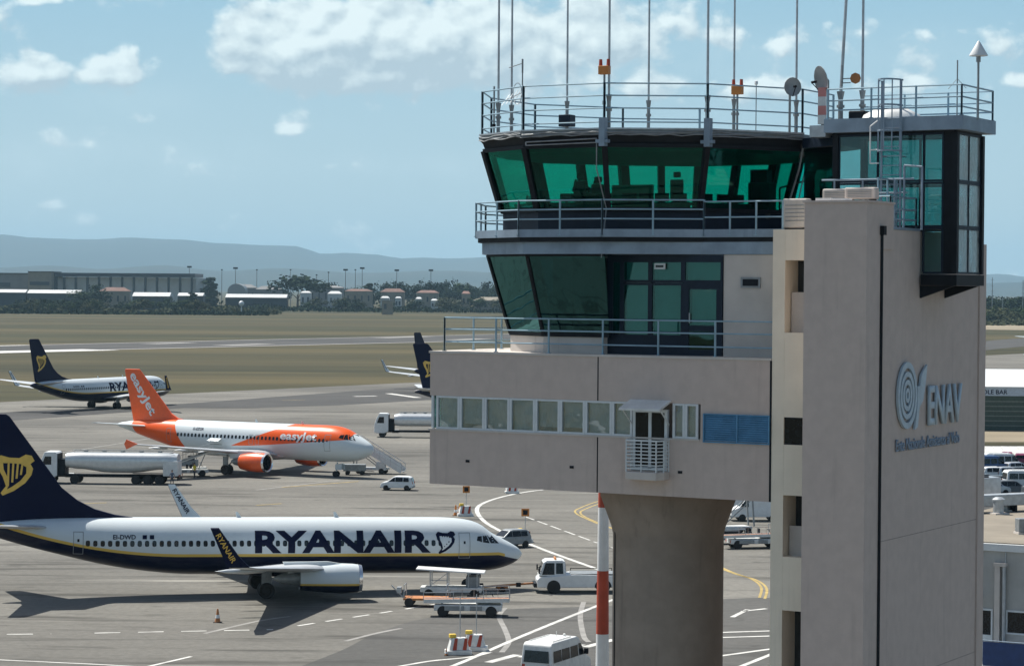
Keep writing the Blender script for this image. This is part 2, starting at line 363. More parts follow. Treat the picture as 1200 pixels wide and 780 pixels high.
def sheet(name, pts, z, m, kind='structure'):
    mb = MB(); mb.add([(p[0], p[1], z) for p in pts], [tuple(range(len(pts)))])
    o = mb.build(name, m)
    if o.data.polygons[0].normal.z < 0: o.data.flip_normals()
    return tag(o, kind=kind)
def px_sheet(name, pts, z, m): return sheet(name, [G(*p) for p in pts], z, m)
g = MB(); g.add([(-34000, -500, 0), (34000, -500, 0), (34000, 34000, 0), (-34000, 34000, 0)], [(0, 1, 2, 3)])
tag(g.build('ground', 'field'), kind='structure')
a0, a1 = G(0, 471), G(560, 444.5); dd = (a1 - a0).normalized()
sheet('apron', [(-420, -60), (520, -60), a1 + dd * 620, a1, a0, a0 - dd * 330], .012, 'apron')
px_sheet('taxiway', [(-500, 507), (215, 473), (350, 463), (470, 454), (640, 440), (1300, 388), (1300, 396), (800, 445), (640, 458), (520, 467.5), (400, 474.5), (290, 478), (215, 478), (-500, 530)], .03, 'asphalt')
px_sheet('runway', [(-700, 421.5), (0, 405), (580, 391.5), (1250, 376), (1250, 381), (580, 399), (0, 412.5), (-700, 431)], .05, 'asphalt')

def stripe(mb, pts, w, z):
    P = [Vector((p[0], p[1], 0)) for p in pts]; L, Rr = [], []
    for i, p in enumerate(P):
        d = (P[min(i + 1, len(P) - 1)] - P[max(i - 1, 0)]).normalized(); n = Vector((-d.y, d.x, 0)) * w / 2
        L.append((*(p + n).xy, z)); Rr.append((*(p - n).xy, z))
    k = len(P); mb.add(L + Rr, [(i, k + i, k + i + 1, i + 1) for i in range(k - 1)])
def smooth_pts(pts, n=8):
    out = []
    for i in range(len(pts) - 1):
        p0, p1, p2, p3 = pts[max(i - 1, 0)], pts[i], pts[i + 1], pts[min(i + 2, len(pts) - 1)]
        for k in range(n):
            t = k / n; out.append(tuple(.5 * (2 * p1[j] + (p2[j] - p0[j]) * t + (2 * p0[j] - 5 * p1[j] + 4 * p2[j] - p3[j]) * t * t + (3 * p1[j] - p0[j] - 3 * p2[j] + p3[j]) * t ** 3) for j in range(2)))
    return out + [pts[-1]]
px_sheet('service_road', [tuple(p) for p in smooth_pts([(300, 800), (395, 764), (440, 742), (500, 724), (590, 714), (700, 710), (920, 700), (1010, 720), (1010, 800)], 5)], .018, 'tarmac')
def dashed(mb, pts, w, z, on, off):
    P = [G(*p) for p in pts]; acc = 0
    for a, b in zip(P, P[1:]):
        L = (b - a).length; d = (b - a) / L; t = acc
        while t < L:
            stripe(mb, [a + d * max(t, 0), a + d * min(t + on, L)], w, z); t += on + off
        acc = t - L
wl = MB()
stripe(wl, [G(*p) for p in smooth_pts([(660, 571), (612, 577), (575, 586), (559, 596), (568, 611), (595, 626), (640, 645), (715, 672), (765, 691)])], .42, .024)
stripe(wl, [G(*p) for p in smooth_pts([(470, 800), (531, 780), (612, 745), (699, 710), (790, 676)])], .34, .024)
stripe(wl, [G(*p) for p in smooth_pts([(440, 786), (500, 775), (548, 770), (575, 764)])], .30, .026)
for k in range(4):
    x0 = 596 + k * 38; y0 = 771 - k * 6.0
    stripe(wl, [G(x0 - 24, y0 + 5), G(x0 + 10, y0 - 4)], .55, .026)
for a, b in (((840, 741), (905, 739)), ((840, 769), (905, 760)), ((838, 747), (905, 745)), ((845, 790), (905, 766)), ((870, 716), (898, 713)), ((858, 723), (876, 714))):
    stripe(wl, [G(*a), G(*b)], .35, .028)
dashed(wl, [(8, 743), (60, 742.5), (320, 737.5), (459, 716), (520, 706)], .26, .024, 1.6, 1.1)
dashed(wl, [(615, 605), (700, 636), (760, 655)], .2, .024, 3.5, 1.2)
stripe(wl, [G(-20, 772), G(110, 778), G(200, 783)], .22, .024)
stripe(wl, [G(168, 782), G(224, 769)], .26, .024)
tag(wl.build('white_marking', 'paint'), kind='structure')
ww = MB()
for pts in ([(592, 712), (585, 722), (592, 738), (596, 752), (588, 764)], [(684, 705), (680, 722), (684, 745), (690, 752)], [(240, 742), (300, 728), (340, 722)], [(405, 751), (440, 742), (470, 736)], [(60, 532), (130, 521), (215, 507)], [(300, 574), (400, 562)], [(870, 578), (905, 585)]):
    stripe(ww, [G(*p) for p in smooth_pts(pts)], .35, .022)
tag(ww.build('worn_marking', 'paintworn'), kind='structure')
yl = MB()
for o in (0, .9):
    stripe(yl, [G(p[0] + o * 7, p[1] + o * 1.5) for p in smooth_pts([(740, 577), (705, 586), (682, 594), (674, 600), (690, 609), (720, 620), (780, 636), (850, 668), (880, 678), (892, 688), (890, 700)])], .2, .024)
for a, b in (((95, 590), (125, 589)), ((300, 592), (330, 590)), ((330, 571), (420, 564)), ((330, 469), (358, 468.5))):
    stripe(yl, [G(*a), G(*b)], .3, .034)
tag(yl.build('yellow_marking', 'yellowpaint'), kind='structure')
rw = MB(); rv = MB()
stripe(rw, [G(-300, 420), G(0, 412.6), G(118, 409.8)], 18, .08); stripe(rv, [G(118, 409.9), G(580, 398.9), G(1250, 381)], 5.5, .08)
stripe(rw, [G(-300, 412.4), G(0, 405.2), G(30, 404.5)], 5, .08); stripe(rv, [G(30, 404.5), G(580, 391.7), G(1250, 376)], 4, .08)
for a, b in (((174, 403), (222, 401.6)), ((260, 404.8), (312, 403)), ((445, 396), (500, 394.2)), ((530, 398.5), (566, 397))): stripe(rv, [G(*a), G(*b)], 9, .09)
for a, b in (((415, 464.5), (441, 464)), ((455, 461), (490, 466))): stripe(rw, [G(*a), G(*b)], 1.6, .045)
tag(rw.build('runway_marking', 'paint'), kind='structure'); tag(rv.build('runway_marking', 'paintworn'), kind='structure')

def interp(prof, x):
    for (x0, y0), (x1, y1) in zip(prof, prof[1:]):
        if x <= x1: 
            t = (x - x0) / (x1 - x0); t = t * t * (3 - 2 * t); return y0 + (y1 - y0) * t
    return prof[-1][1]
def vnoise(x, y, s):
    from mathutils import noise as mn
    return mn.fractal(Vector((x / s, y / s, .3)), .8, 2.1, 5)
def hills(name, Y, depth, prof, rough):
    nx, ny = 220, 26; vs = []; fs = []
    for j in range(ny):
        t = j / (ny - 1); y = Y + (t - .45) * depth
        sh = max(0, 1 - abs((t - .45) / (.45 if t < .45 else .55)) ** 1.6)
        for i in range(nx):
            px = -900 + 3000 * i / (nx - 1); x = (px - 600) / FPX * Y
            h = AT(px, interp(prof, px), Y).z
            vs.append((x * y / Y, y, max(-2, (h + vnoise(x, 7, 1400) * rough * .5) * sh + vnoise(x, y, 1000) * rough * sh * (1 - sh * .8) - 2)))
    for j in range(ny - 1):
        for i in range(nx - 1): fs.append((j * nx + i, j * nx + i + 1, (j + 1) * nx + i + 1, (j + 1) * nx + i))
    m = MB(); m.add(vs, fs); return tag(m.build(name, 'hill', smooth=80), kind='structure')
hills('hills', 22000, 9500, [(-900, 292), (-400, 268), (0, 275), (40, 279), (95, 280), (150, 278), (210, 280.5), (262, 286), (320, 288), (352, 289), (366, 295), (378, 298), (400, 296.5), (440, 298), (470, 302), (495, 300.5), (530, 301.5), (575, 300), (700, 306), (900, 312), (1140, 321), (1170, 320), (1200, 324), (1500, 318), (2200, 322)], 30)
hills('foothills', 13500, 5200, [(-900, 316), (0, 313), (60, 311), (120, 315), (190, 311), (260, 317), (330, 314), (420, 319), (520, 316), (600, 320), (900, 326), (1160, 331), (1220, 330), (2200, 330)], 14)
hz = MB(); hz.box(-34500, 34500, -700, 34500, -1, 640); hz = hz.build('haze', 'white'); tag(hz, kind='stuff')
hm = bpy.data.materials.new('summer_air'); hm.use_nodes = True; t = hm.node_tree; t.nodes.remove(t.nodes['Principled BSDF'])
pv = t.nodes.new('ShaderNodeVolumePrincipled'); pv.inputs['Color'].default_value = (.50, .80, 1.0, 1); pv.inputs['Density'].default_value = 4.6e-5
pv.inputs['Anisotropy'].default_value = 0.0
t.links.new(pv.outputs[0], t.nodes['Material Output'].inputs['Volume']); hz.data.materials.clear(); hz.data.materials.append(hm)
# ------------------------------------------------------------------ control tower (local axes: u along the long front, v into the building)
T = thing('control_tower', 'beige airport control tower with inverted green glass cab, long office block and stair shaft', 'control tower', TA, R(-30))
def part(mb, name, m, par=None, **k): return mb.build(name, m, par or T, **k)
S30, C30 = .5, math.cos(R(30))
# plan of the glass cab: a twelve-sided ring, corners P0..P5 on the near side
PF = [(-10.52, .99), (-8.28, -.30), (-5.46, -.30), (-2.75, 1.26), (-.97, 4.34), (-.97, 6.81)]
cu_, cv_ = (PF[0][0] + PF[5][0]) / 2, (PF[0][1] + PF[5][1]) / 2 + 1.6
PB = [(-2.1, 8.9), (-4.5, 10.4), (-7.4, 10.4), (-9.6, 8.9), (-11.6, 6.3), (-11.55, 3.3)]
RING = PF + PB
def inset(poly, d):
    n = len(poly); out = []
    for i in range(n):
        a, b, c = Vector(poly[i - 1]), Vector(poly[i]), Vector(poly[(i + 1) % n])
        d1, d2 = (b - a).normalized(), (c - b).normalized(); n1, n2 = Vector((-d1.y, d1.x)), Vector((-d2.y, d2.x))
        m = (n1 + n2); m = m / max(.2, m.length_squared) * 2; out.append(tuple(b + m * d))
    return out
# --- office block
mb = MB()
mb.box(-11.79, -.012, 0, 9.5, 15.6, 17.35); mb.box(-11.79, -.012, 0, 9.5, 18.40, 19.74)
mb.box(-2.30, -.012, .003, 9.4, 17.35, 18.40); mb.box(-11.5, -2.30, .55, 9.4, 17.35, 18.40)
part(mb, 'office_block', 'plaster')
mb = MB(); mb.box(-11.83, -.012, -.03, 9.53, 19.74, 19.81); part(mb, 'coping', 'offwall')
mb = MB(); mb.box(-11.84, -2.32, -.035, .05, 17.30, 17.354); part(mb, 'window_sill', 'offwall')
mb = MB()
for z0, z1 in ((15.6, 17.29), (18.40, 19.74)): mb.box(-5.785, -5.745, -.004, .05, z0 + .002, z1)
mb.box(-.06, .005, -.006, .05, 15.6, 19.74); part(mb, 'expansion_joint', 'dark')
mb = MB()
for px, py in ((548, 540), (670, 547), (797, 553)):
    p = LV(px, py, 0); mb.box(p.x - .07, p.x + .07, -.012, .03, p.z - .04, p.z + .04)
part(mb, 'scupper', 'dark')
xs = [511, 538.5, 567.5, 597, 627, 656, 685.5, 717, 741]
us = [LV(x, 490, 0).x for x in xs] + [LV(788, 495, 0).x, LV(802.5, 495, 0).x, LV(818, 495, 0).x]
def office_window(u0, u1):
    m = MB(); z0, z1 = 17.355, 18.395; w = .075
    m.box(u0, u0 + w, -.004, .09, z0, z1); m.box(u1 - w, u1, -.004, .09, z0, z1); m.box(u0 + w, u1 - w, 0, .08, z0, z0 + .06); m.box(u0 + w, u1 - w, 0, .08, z1 - .06, z1)
    f = part(m, 'window', 'frame'); m = MB(); m.box(u0 + w, u1 - w, .045, .055, z0 + .06, z1 - .06); m.build('pane', 'gpale', f)
    m = MB(); m.box(u0 + w, u1 - w, .17, .18, z0 + random.choice((.06, .06, .18)), z1 - .06); m.build('blind', 'blind', f)
for a, b in list(zip(us[:9], us[1:9])) + [(us[9], us[10]), (us[10], us[11])]: office_window(a + .003, b - .003)
m = MB(); m.box(-11.74, -11.66, .0, .08, 17.355, 18.395); m.box(-11.74, -11.66, 2.3, 2.4, 17.355, 18.395); f = part(m, 'corner_window', 'frame')
m = MB(); m.box(-11.72, -11.70, .08, 2.3, 17.36, 18.39); m.build('pane', 'gbox', f)
# --- french balcony with its canopy
b0, b1 = -4.60, -3.34
m = MB(); m.box(b0 + .05, b0 + .14, -.03, .10, 16.36, 18.2); m.box(b1 - .14, b1 - .05, -.03, .10, 16.36, 18.2); m.box((b0 + b1) / 2 - .05, (b0 + b1) / 2 + .05, -.03, .1, 16.36, 18.2); m.box(b0 + .14, b1 - .14, -.03, .1, 16.36, 16.46); m.box(b0 + .14, b1 - .14, -.028, .1, 18.1, 18.2)
f = part(m, 'balcony_door', 'frame'); m = MB(); m.box(b0 + .14, b1 - .14, -.012, -.006, 16.46, 18.1); m.build('pane', 'glassdark', f)
m = MB(); m.prism([(b0 - .02, 0), (b0 - .02, -.35), (b0 + .12, -.62), (b1 - .12, -.62), (b1 + .02, -.35), (b1 + .02, 0)], 16.10, 16.34)
bal = part(m, 'balcony', 'offwall', bevel=.02)
m = MB(); bp = [(b0, 0), (b0, -.34), (b0 + .13, -.59), (b1 - .13, -.59), (b1, -.34), (b1, 0)]
for k in range(9):
    z = 16.44 + k * .105
    for p, q in zip(bp, bp[1:]): m.beam((*p, z), (*q, z), .018 if k < 8 else .045, .030 if k < 8 else .05)
for p in bp: m.beam((*p, 16.34), (*p, 17.30), .035)
m.beam(((b0 + b1) / 2, -.59, 16.34), ((b0 + b1) / 2, -.59, 17.3), .03); m.build('railing', 'frame', bal)
m = MB(); m.add([(b0 - .06, -.75, 18.18), (b1 + .06, -.75, 18.18), (b1 + .06, 0, 18.42), (b0 - .06, 0, 18.42), (b0 - .06, -.75, 18.24), (b1 + .06, -.75, 18.24), (b1 + .06, 0, 18.48), (b0 - .06, 0, 18.48)],
               [(0, 1, 2, 3), (4, 5, 6, 7), (0, 1, 5, 4), (1, 2, 6, 5), (2, 3, 7, 6), (3, 0, 4, 7)])
cn = part(m, 'canopy', 'dirtywhite')
for bx_ in (b0, b1): m = MB(); m.beam((bx_, -.6, 18.2), (bx_, 0, 17.75), .03); m.build('bracket', 'frame', cn)
# --- blue louvre
m = MB(); l0, l1 = -2.16, -.07
for a, b in ((l0, -1.10), (-1.06, l1)):
    for k in range(12):
        z = 17.33 + k * .0655; m.add([(a, -.05, z), (b, -.05, z), (b, -.005, z + .06), (a, -.005, z + .06), (a, -.05, z + .012), (b, -.05, z + .012), (b, -.005, z + .072), (a, -.005, z + .072)], [(0, 1, 2, 3), (4, 5, 6, 7), (0, 1, 5, 4), (1, 2, 6, 5), (2, 3, 7, 6), (3, 0, 4, 7)])
lo = part(m, 'louver', 'louver'); m = MB()
for a in (l0 - .03, -1.10, l1 - .01): m.box(a, a + .04, -.07, 0, 17.27, 18.13)
m.box(l0, l1, -.066, -.001, 17.27, 17.31); m.box(l0, l1, -.066, -.001, 18.10, 18.13); m.build('frame', 'louver', lo)
# --- terrace railing
def railing(name, pts, z0, zs, m='rail', r=.026, spacing=1.65, closed=False, foot=.0, post=.032):
    mb = MB(); ps = [Vector(p) for p in pts]
    if closed: ps.append(ps[0])
    for a, b in zip(ps, ps[1:]):
        L = (b - a).length; k = max(1, round(L / spacing)); 
        for z in zs: mb.tube((*a, z), (*b, z), r, n=6)
        for i in range(k + 1):
            q = a + (b - a) * i / k; mb.tube((*q, z0), (*q, zs[-1] + .01), post, n=6)
            mb.box(q.x - .05, q.x + .05, q.y - .05, q.y + .05, z0, z0 + .02)
    return part(mb, name, m)
railing('terrace_railing', [(-.05, .22), (-11.40, .22), (-11.40, 9.2), (-6, 9.2)], 19.81, (20.10, 20.50, 20.87), spacing=1.75)
# --- column under the block
m = MB(); m.lathe([(1.745, 0), (1.745, 14.1), (1.80, 14.35), (2.15, 15.3), (2.15, 15.61)], n=40)
cc = tower_local(AT(783, 650, 76.6)); part(m, 'column', 'concrete', loc=(cc.x, cc.y, 0), smooth=40)
m = MB(); m.tube((cc.x - 1.25, cc.y - 1.24, 0), (cc.x - 1.25, cc.y - 1.24, 14.2), .02, n=5); part(m, 'conduit', 'dark')
# --- lobby under the gallery
m = MB(); m.box(-2.0, .003, .9, 8, 19.76, 22.86); m.box(-5.9, -2.0, 7.0, 7.2, 19.76, 22.86); m.box(-5.9, -2.0, .92, 7, 22.70, 22.86); m.box(-5.9, -2.0, .9, 7, 19.76, 19.80); part(m, 'lobby_wall', 'offwall')
p = LV(880, 331, .9); m = MB(); m.box(p.x - .32, p.x + .32, .86, .9, p.z - .16, p.z + .16); v_ = part(m, 'wall_vent', 'steelgrey'); m = MB(); m.box(p.x - .25, p.x + .25, .845, .86, p.z - .10, p.z + .10); m.build('grille', 'dark', v_)
def lobby_window(u0, u1, z0, z1, pane='gpale2', fr=.07, name='lobby_window', blind=None):
    m = MB(); m.box(u0, u0 + fr, .86, .94, z0, z1); m.box(u1 - fr, u1, .86, .94, z0, z1); m.box(u0 + fr, u1 - fr, .862, .938, z0, z0 + fr); m.box(u0 + fr, u1 - fr, .862, .938, z1 - fr, z1)
    f = part(m, name, 'navyframe'); m = MB(); m.box(u0 + fr, u1 - fr, .895, .905, z0 + fr, z1 - fr); m.build('pane', pane, f)
    if blind: m = MB(); m.box(u0 + fr, u1 - fr, 1.06, 1.07, blind[0], blind[1]); m.build('curtain', 'blind', f)
    return f
UL = [-5.80, -5.42, -4.45, -3.34, -2.02]
m = MB(); m.box(-5.92, -5.80, .85, 1.0, 19.78, 22.86); m.box(-5.8, -2.0, .853, 1.0, 22.70, 22.85); m.box(-5.8, -3.34, .855, 1.0, 19.78, 20.35); part(m, 'glazing_frame', 'navyframe')
for a, b in zip(UL[1:-1], UL[2:-1]):
    lobby_window(a, b, 22.02, 22.70, blind=(22.0, 22.7)); lobby_window(a, b, 20.35, 22.0, blind=(20.4, 22.0))
lobby_window(UL[0], UL[1], 20.35, 22.70)
lobby_window(-3.34, -2.02, 22.02, 22.70, blind=(22.0, 22.7))
d_ = lobby_window(-3.34, -2.02, 19.80, 22.02, name='terrace_door', fr=.20); m = MB(); m.box(-3.14, -2.22, .87, .95, 20.55, 20.72); m.build('crossbar', 'navyframe', d_); m = MB(); m.box(-3.14, -2.22, 1.1, 1.11, 20.75, 21.8); m.build('curtain', 'blind', d_); m = MB(); m.tube((-3.10, .84, 20.8), (-3.10, .84, 21.1), .02); m.build('handle', 'galv', d_)
p = LV(774, 312, .86); m = MB(); m.box(p.x - .18, p.x + .18, .80, .855, p.z - .09, p.z + .09); e_ = part(m, 'exit_lamp', 'frame'); m = MB(); m.box(p.x - .13, p.x + .13, .79, .80, p.z - .035, p.z + .035); m.build('lens', 'glassdark', e_)
m = MB(); m.box(-5.8, -2.1, 3.6, 3.7, 19.8, 22.7); m.box(-5.8, -5.7, 1.1, 3.6, 19.8, 22.7); part(m, 'lobby_partition', 'interior')
# --- sloped glass rings: lower storey and cab
LT, LB = inset(RING, .20), inset(RING, .92)
UT, UB = inset(RING, .06), inset(RING, .62)
def ring_face(i, A, B, z0, z1, name, pane, fw, mids=(), fm='dark', skip_frame=False):
    a0_, a1_, b0_, b1_ = [Vector((*q, z)) for q, z in ((B[i], z0), (B[(i + 1) % 12], z0), (A[i], z1), (A[(i + 1) % 12], z1))]
    m = MB(); 
    for t in (0,) + tuple(mids):
        p, q = a0_.lerp(a1_, t), b0_.lerp(b1_, t); m.beam(p, q, fw if t == 0 else fw * .75, fw, up=(a1_ - a0_).cross(b0_ - a0_))
    m.beam(a0_, a1_, .09, .12); m.beam(b0_, b1_, .09, .12)
    f = part(m, name, fm); n = (a1_ - a0_).cross(b0_ - a0_).normalized() * .008
    m = MB(); q = [a0_, a1_, b1_, b0_]; m.add([x - n for x in q] + [x + n for x in q], [(0, 1, 2, 3), (4, 5, 6, 7), (0, 1, 5, 4), (1, 2, 6, 5), (2, 3, 7, 6), (3, 0, 4, 7)])
    m.build('pane', pane, f)
for i in (11, 0, 1): ring_face(i, LT, LB, 20.38, 22.86, 'lower_glazing', 'gdark', .10)
for i in (10, 9): ring_face(i, LT, LB, 20.38, 22.86, 'lower_glazing', 'gdark', .10)
m = MB(); m.prism([LB[i] for i in (9, 10, 11, 0, 1)] + [(-5.9, LB[1][1]), (-5.9, 8)], 19.77, 20.34); part(m, 'kerb_wall', 'offwall')
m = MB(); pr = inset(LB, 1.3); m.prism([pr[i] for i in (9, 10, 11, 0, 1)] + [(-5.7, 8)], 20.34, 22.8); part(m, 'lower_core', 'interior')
# gallery deck
DK = inset(RING, -.17); DF = inset(RING, .02)
dk = [DK[10], DK[11], DK[0], DK[1], DK[2], (-2.62, .80), (.0, .80), (.0, 9.2), (-2, 9.4), DK[8], DK[9]]
df = [DF[10], DF[11], DF[0], DF[1], DF[2], (-2.72, .86), (.0, .86), (.0, 9.1), (-2, 9.2), DF[8], DF[9]]
m = MB(); m.prism(df, 22.87, 23.24); part(m, 'gallery_fascia', 'bluegrey')
m = MB(); m.prism(inset(dk, .06), 23.243, 23.40); part(m, 'gallery_shadow_slab', 'dark')  # near-black: the shadow gap below the kickboard is put into the slab's colour
m = MB()
for a, b in list(zip(dk, dk[1:]))[:6]: m.beam((*a, 23.50), (*b, 23.50), .05, .24)
part(m, 'kickboard', 'bluegrey')
m = MB(); m.prism(inset(dk, .04), 23.402, 23.43); part(m, 'gallery_floor', 'steelgrey')
railing('gallery_railing', [DK[10], DK[11], DK[0], DK[1], DK[2], (-2.62, .80)], 23.43, (23.93, 24.22, 24.50), spacing=1.35)
railing('gallery_railing', [(-2.62, .80), (-.05, .80)], 23.43, (23.98, 24.45), spacing=.9)
# spandrel and cab
m = MB(); m.prism(inset(RING, .66), 23.42, 24.22); part(m, 'spandrel', 'navyframe')
m = MB(); m.prism(inset(RING, .75), 23.9, 24.02); part(m, 'cab_floor', 'interior')
for i in range(12):
    if i == 4: continue
    ring_face(i, UT, UB, 24.24, 26.16, 'cab_window', 'gcab', .17 if i in (11, 0, 1, 2, 3) else .30, (.5,) if i in (6, 7, 8, 9, 5) else ())
m = MB(); m.prism(inset(RING, .10), 26.17, 26.50, poly2=inset(RING, -.02)); part(m, 'cab_soffit', 'dark')
m = MB(); m.prism(inset(RING, .5), 26.02, 26.168); part(m, 'cab_ceiling', 'ceiling')
m = MB(); m.prism(inset(RING, -.03), 26.503, 26.64); part(m, 'cab_roof', 'steelgrey')
m = MB()
for i in (10, 11, 0, 1, 2, 3): m.beam((*inset(RING, -.06)[i], 26.66), (*inset(RING, -.06)[i + 1 if i < 11 else 0], 26.66), .07, .05)
part(m, 'roof_edge_trim', 'galv')
railing('roof_railing', [RING[8], RING[9], RING[10], RING[11], RING[0], RING[1], RING[2], RING[3], RING[4], RING[5]], 26.64, (26.86, 27.28, 27.66, 28.03), r=.024, spacing=3.2, post=.04)
m = MB()                                                # bunched cables, brackets and a gutter pipe along the roof edge
q = inset(RING, -.09)
for k in range(3):
    for i in (11, 0, 1, 2, 3):
        a, b = Vector((*q[i], 26.56 - k * .05)), Vector((*q[(i + 1) % 12], 26.58 - k * .05)); pts = [a.lerp(b, t / 8) + Vector((random.uniform(-.01, .01), random.uniform(-.03, .0), random.uniform(-.03, .03))) for t in range(9)]
        m.path(pts, .018, 5)
part(m, 'cable_run', 'steelgrey')
m = MB(); a, b = Vector((*q[1], 26.30)), Vector((*q[2], 26.36)); m.path([a.lerp(b, .06) + Vector((0, 0, -.10)), a.lerp(b, .06), a.lerp(b, .92)], .022); m.path([a.lerp(b, .06) + Vector((0, 0, -.10)), a.lerp(b, .95) + Vector((0, 0, -.12))], .02); part(m, 'gutter_pipe', 'steelgrey'); m = MB(); m.path([a.lerp(b, .92), a.lerp(b, .92) + Vector((0, .0, -.9)), a.lerp(b, .95) + Vector((0, 0.5, -2.1)), a.lerp(b, .95) + Vector((0, .2, -3.6))], .018)
part(m, 'drain_pipe', 'steelgrey'); m = MB(); m.path([Vector((*q[4], 26.5)), Vector((*inset(RING, .1)[4], 25.6)), Vector((*inset(RING, .6)[4], 24.2)), Vector((*inset(RING, .5)[4], 23.5))], .03); part(m, 'drain_pipe', 'steelgrey'); m = MB(); m.path([Vector((*q[4], 26.45)) + Vector((.15, .2, 0)), Vector((*inset(RING, .5)[4], 24.4)) + Vector((.2, .2, 0))], .02)
part(m, 'drain_pipe', 'steelgrey')
for i in (2, 3):
    m = MB(); a = q[i]; m.box(a[0] - .10, a[0] + .10, a[1] - .12, a[1] + .08, 26.12, 26.98)
    m.box(a[0] - .22, a[0] + .20, a[1] - .10, a[1] + .05, 26.22, 26.32)
    part(m, 'mast_bracket', 'bluegrey')
# --- stair shaft
m = MB()
m.box(0, .39, .002, 1.2, 0, 23.58)
zsl = [(0, 10.0), (12.45, 14.02), (15.82, 17.30), (18.10, 20.57), (22.68, 23.58)]
for a, b in zsl: m.box(.392, 1.6, .004, 1.2, a, b)
part(m, 'stair_front', 'beige')
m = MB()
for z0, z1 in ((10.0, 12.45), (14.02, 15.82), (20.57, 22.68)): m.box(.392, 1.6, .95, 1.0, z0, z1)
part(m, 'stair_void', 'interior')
for za, zb in ((20.57, 21.75), (14.02, 14.9)): m = MB(); m.box(.43, .95, .40, .46, za, zb); part(m, 'stair_parapet', 'offwall')
m = MB(); m.box(.40, 1.5, .05, .08, 17.32, 18.08); w_ = part(m, 'stair_window', 'glassdark'); m = MB(); m.box(.40, 1.5, .03, .10, 17.30, 17.34); m.box(.40, 1.5, .03, .10, 18.06, 18.10); m.build('frame', 'dark', w_)
m = MB(); m.box(1.5, 3.40, -1.20, 0, 0, 24.30); part(m, 'stair_pier', 'plaster')
m = MB(); m.box(1.46, 3.44, -1.24, .9, 24.30, 24.36); m.box(1.5, 3.4, 0, .86, 23.0, 24.30); part(m, 'pier_cap', 'plaster')
m = MB(); m.box(1.602, 3.35, .002, 8.40, 0, 23.58); m.box(.0, 1.602, 1.202, 8.4, 0, 23.58); m.box(2.9, 3.352, 5.6, 8.42, 23.58, 23.62); part(m, 'shaft_wall', 'plaster')
m = MB(); m.box(.02, 3.40, 8.402, 9.0, 0, 23.30); part(m, 'rear_wall', 'plaster')
m = MB(); m.tube((3.42, -.10, 0), (3.42, -.10, 23.45), .055); m.box(3.36, 3.52, -.20, .02, 23.40, 23.66); part(m, 'downpipe', 'dark')
m = MB(); m.box(3.20, 3.38, .0, 3.1, 23.582, 23.66); part(m, 'parapet_coping', 'bluegrey')
m = MB(); p = LV(985, 232, -1.0); m.box(1.75, 2.2, -1.0, -.5, 24.36, 24.44); m.box(2.35, 2.75, -1.15, -.7, 24.36, 24.42); part(m, 'roof_hatch', 'white')
for k_ in range(4):
    m = MB(); z = 14.6 - k_ * 4.2; m.box(3.35, 3.3535, -.02, 8.4, z, z + .025); part(m, 'wall_joint', 'jointline')
# --- glazed lift lobby bolted to the shaft
B0, B1, BV, BD = .66, 4.43, 3.16, 5.40
zz = [22.32, 23.70, 25.05, 26.50]
for u, v in ((B0, BV), (B1, BV), (B1, BD), (B0, BD)):
    m = MB(); m.box(u - .09, u + .09, v - .09, v + .09, zz[0] if u > 3 else 23.6, zz[3])
    if (u, v) == (B1, BV): m.box(B1 - .38, B1 + .01, BV - .012, BV + .06, zz[0], zz[3])
    part(m, 'corner_post', 'dark')
m = MB(); m.box(3.42, B1 + .10, BV - .10, BD + .1, 21.98, 22.30); m.box(B0, B1, BV + .1, BD - .1, 23.62, 23.68); part(m, 'lift_lobby_base', 'dark')
for v_, o_ in ((BV, .12), (BD, -.12)):
    m = MB(); P3_ = [(3.36, v_, 21.60), (B1, v_, 21.975), (3.36, v_, 21.975)]; m.add(P3_ + [(a, b + o_, c) for a, b, c in P3_], [(0, 1, 2), (3, 4, 5), (0, 1, 4, 3), (1, 2, 5, 4), (2, 0, 3, 5)]); part(m, 'bracket', 'dark')
def box_win(p, q, z0, z1, pane):
    p, q = Vector(p), Vector(q); m = MB(); up = (0, 0, 1)
    m.beam((*p, z0 + .03), (*q, z0 + .03), .07, .06); m.beam((*p, z1 - .03), (*q, z1 - .03), .07, .06); m.beam((*p, z0 + .06), (*p, z1 - .06), .06); m.beam((*q, z0 + .06), (*q, z1 - .06), .06)
    f = part(m, 'lift_lobby_window', 'navyframe'); m = MB(); m.beam((*p, (z0 + z1) / 2), (*q, (z0 + z1) / 2), .014, z1 - z0 - .12); m.build('pane', pane, f)
for a, b in zip(zz, zz[1:]):
    for u0, u1 in ((B0 + .09, 2.0), (2.0, 3.45), (3.45, B1 - .38)):
        if u1 < 3.46 and a < 23: continue
        box_win((u0 + .003, BV), (u1 - .003, BV), a + .003, b - .003, 'gbox')
    for v0, v1 in ((BV + .09, 4.28), (4.28, BD - .09)): box_win((B1, v0 + .003), (B1, v1 - .003), a + .003, b - .003, 'gmilk')
    if a > 23:
        for u0, u1 in ((B0 + .09, 2.5), (2.5, B1 - .09)): box_win((u0 + .003, BD), (u1 - .003, BD), a + .003, b - .003, 'gbox')
m = MB(); m.box(B0 - .1, B1 + .02, BV - .02, BD + .02, 26.502, 26.56); part(m, 'head_beam', 'dark')
m = MB(); m.box(B0 - .28, B1 + .34, BV - .34, BD + .34, 26.56, 26.97); part(m, 'lift_lobby_roof', 'bluegrey')
m = MB(); m.box(B0 - .8, B0 - .28, BV - .2, BD, 26.45, 26.80); part(m, 'roof_link', 'galv')
railing('lift_roof_railing', [(B0 - .2, BV - .26), (B1 + .26, BV - .26), (B1 + .26, BD + .26), (B0 - .2, BD + .26)], 26.97, (27.23, 27.52, 27.87), spacing=1.5)
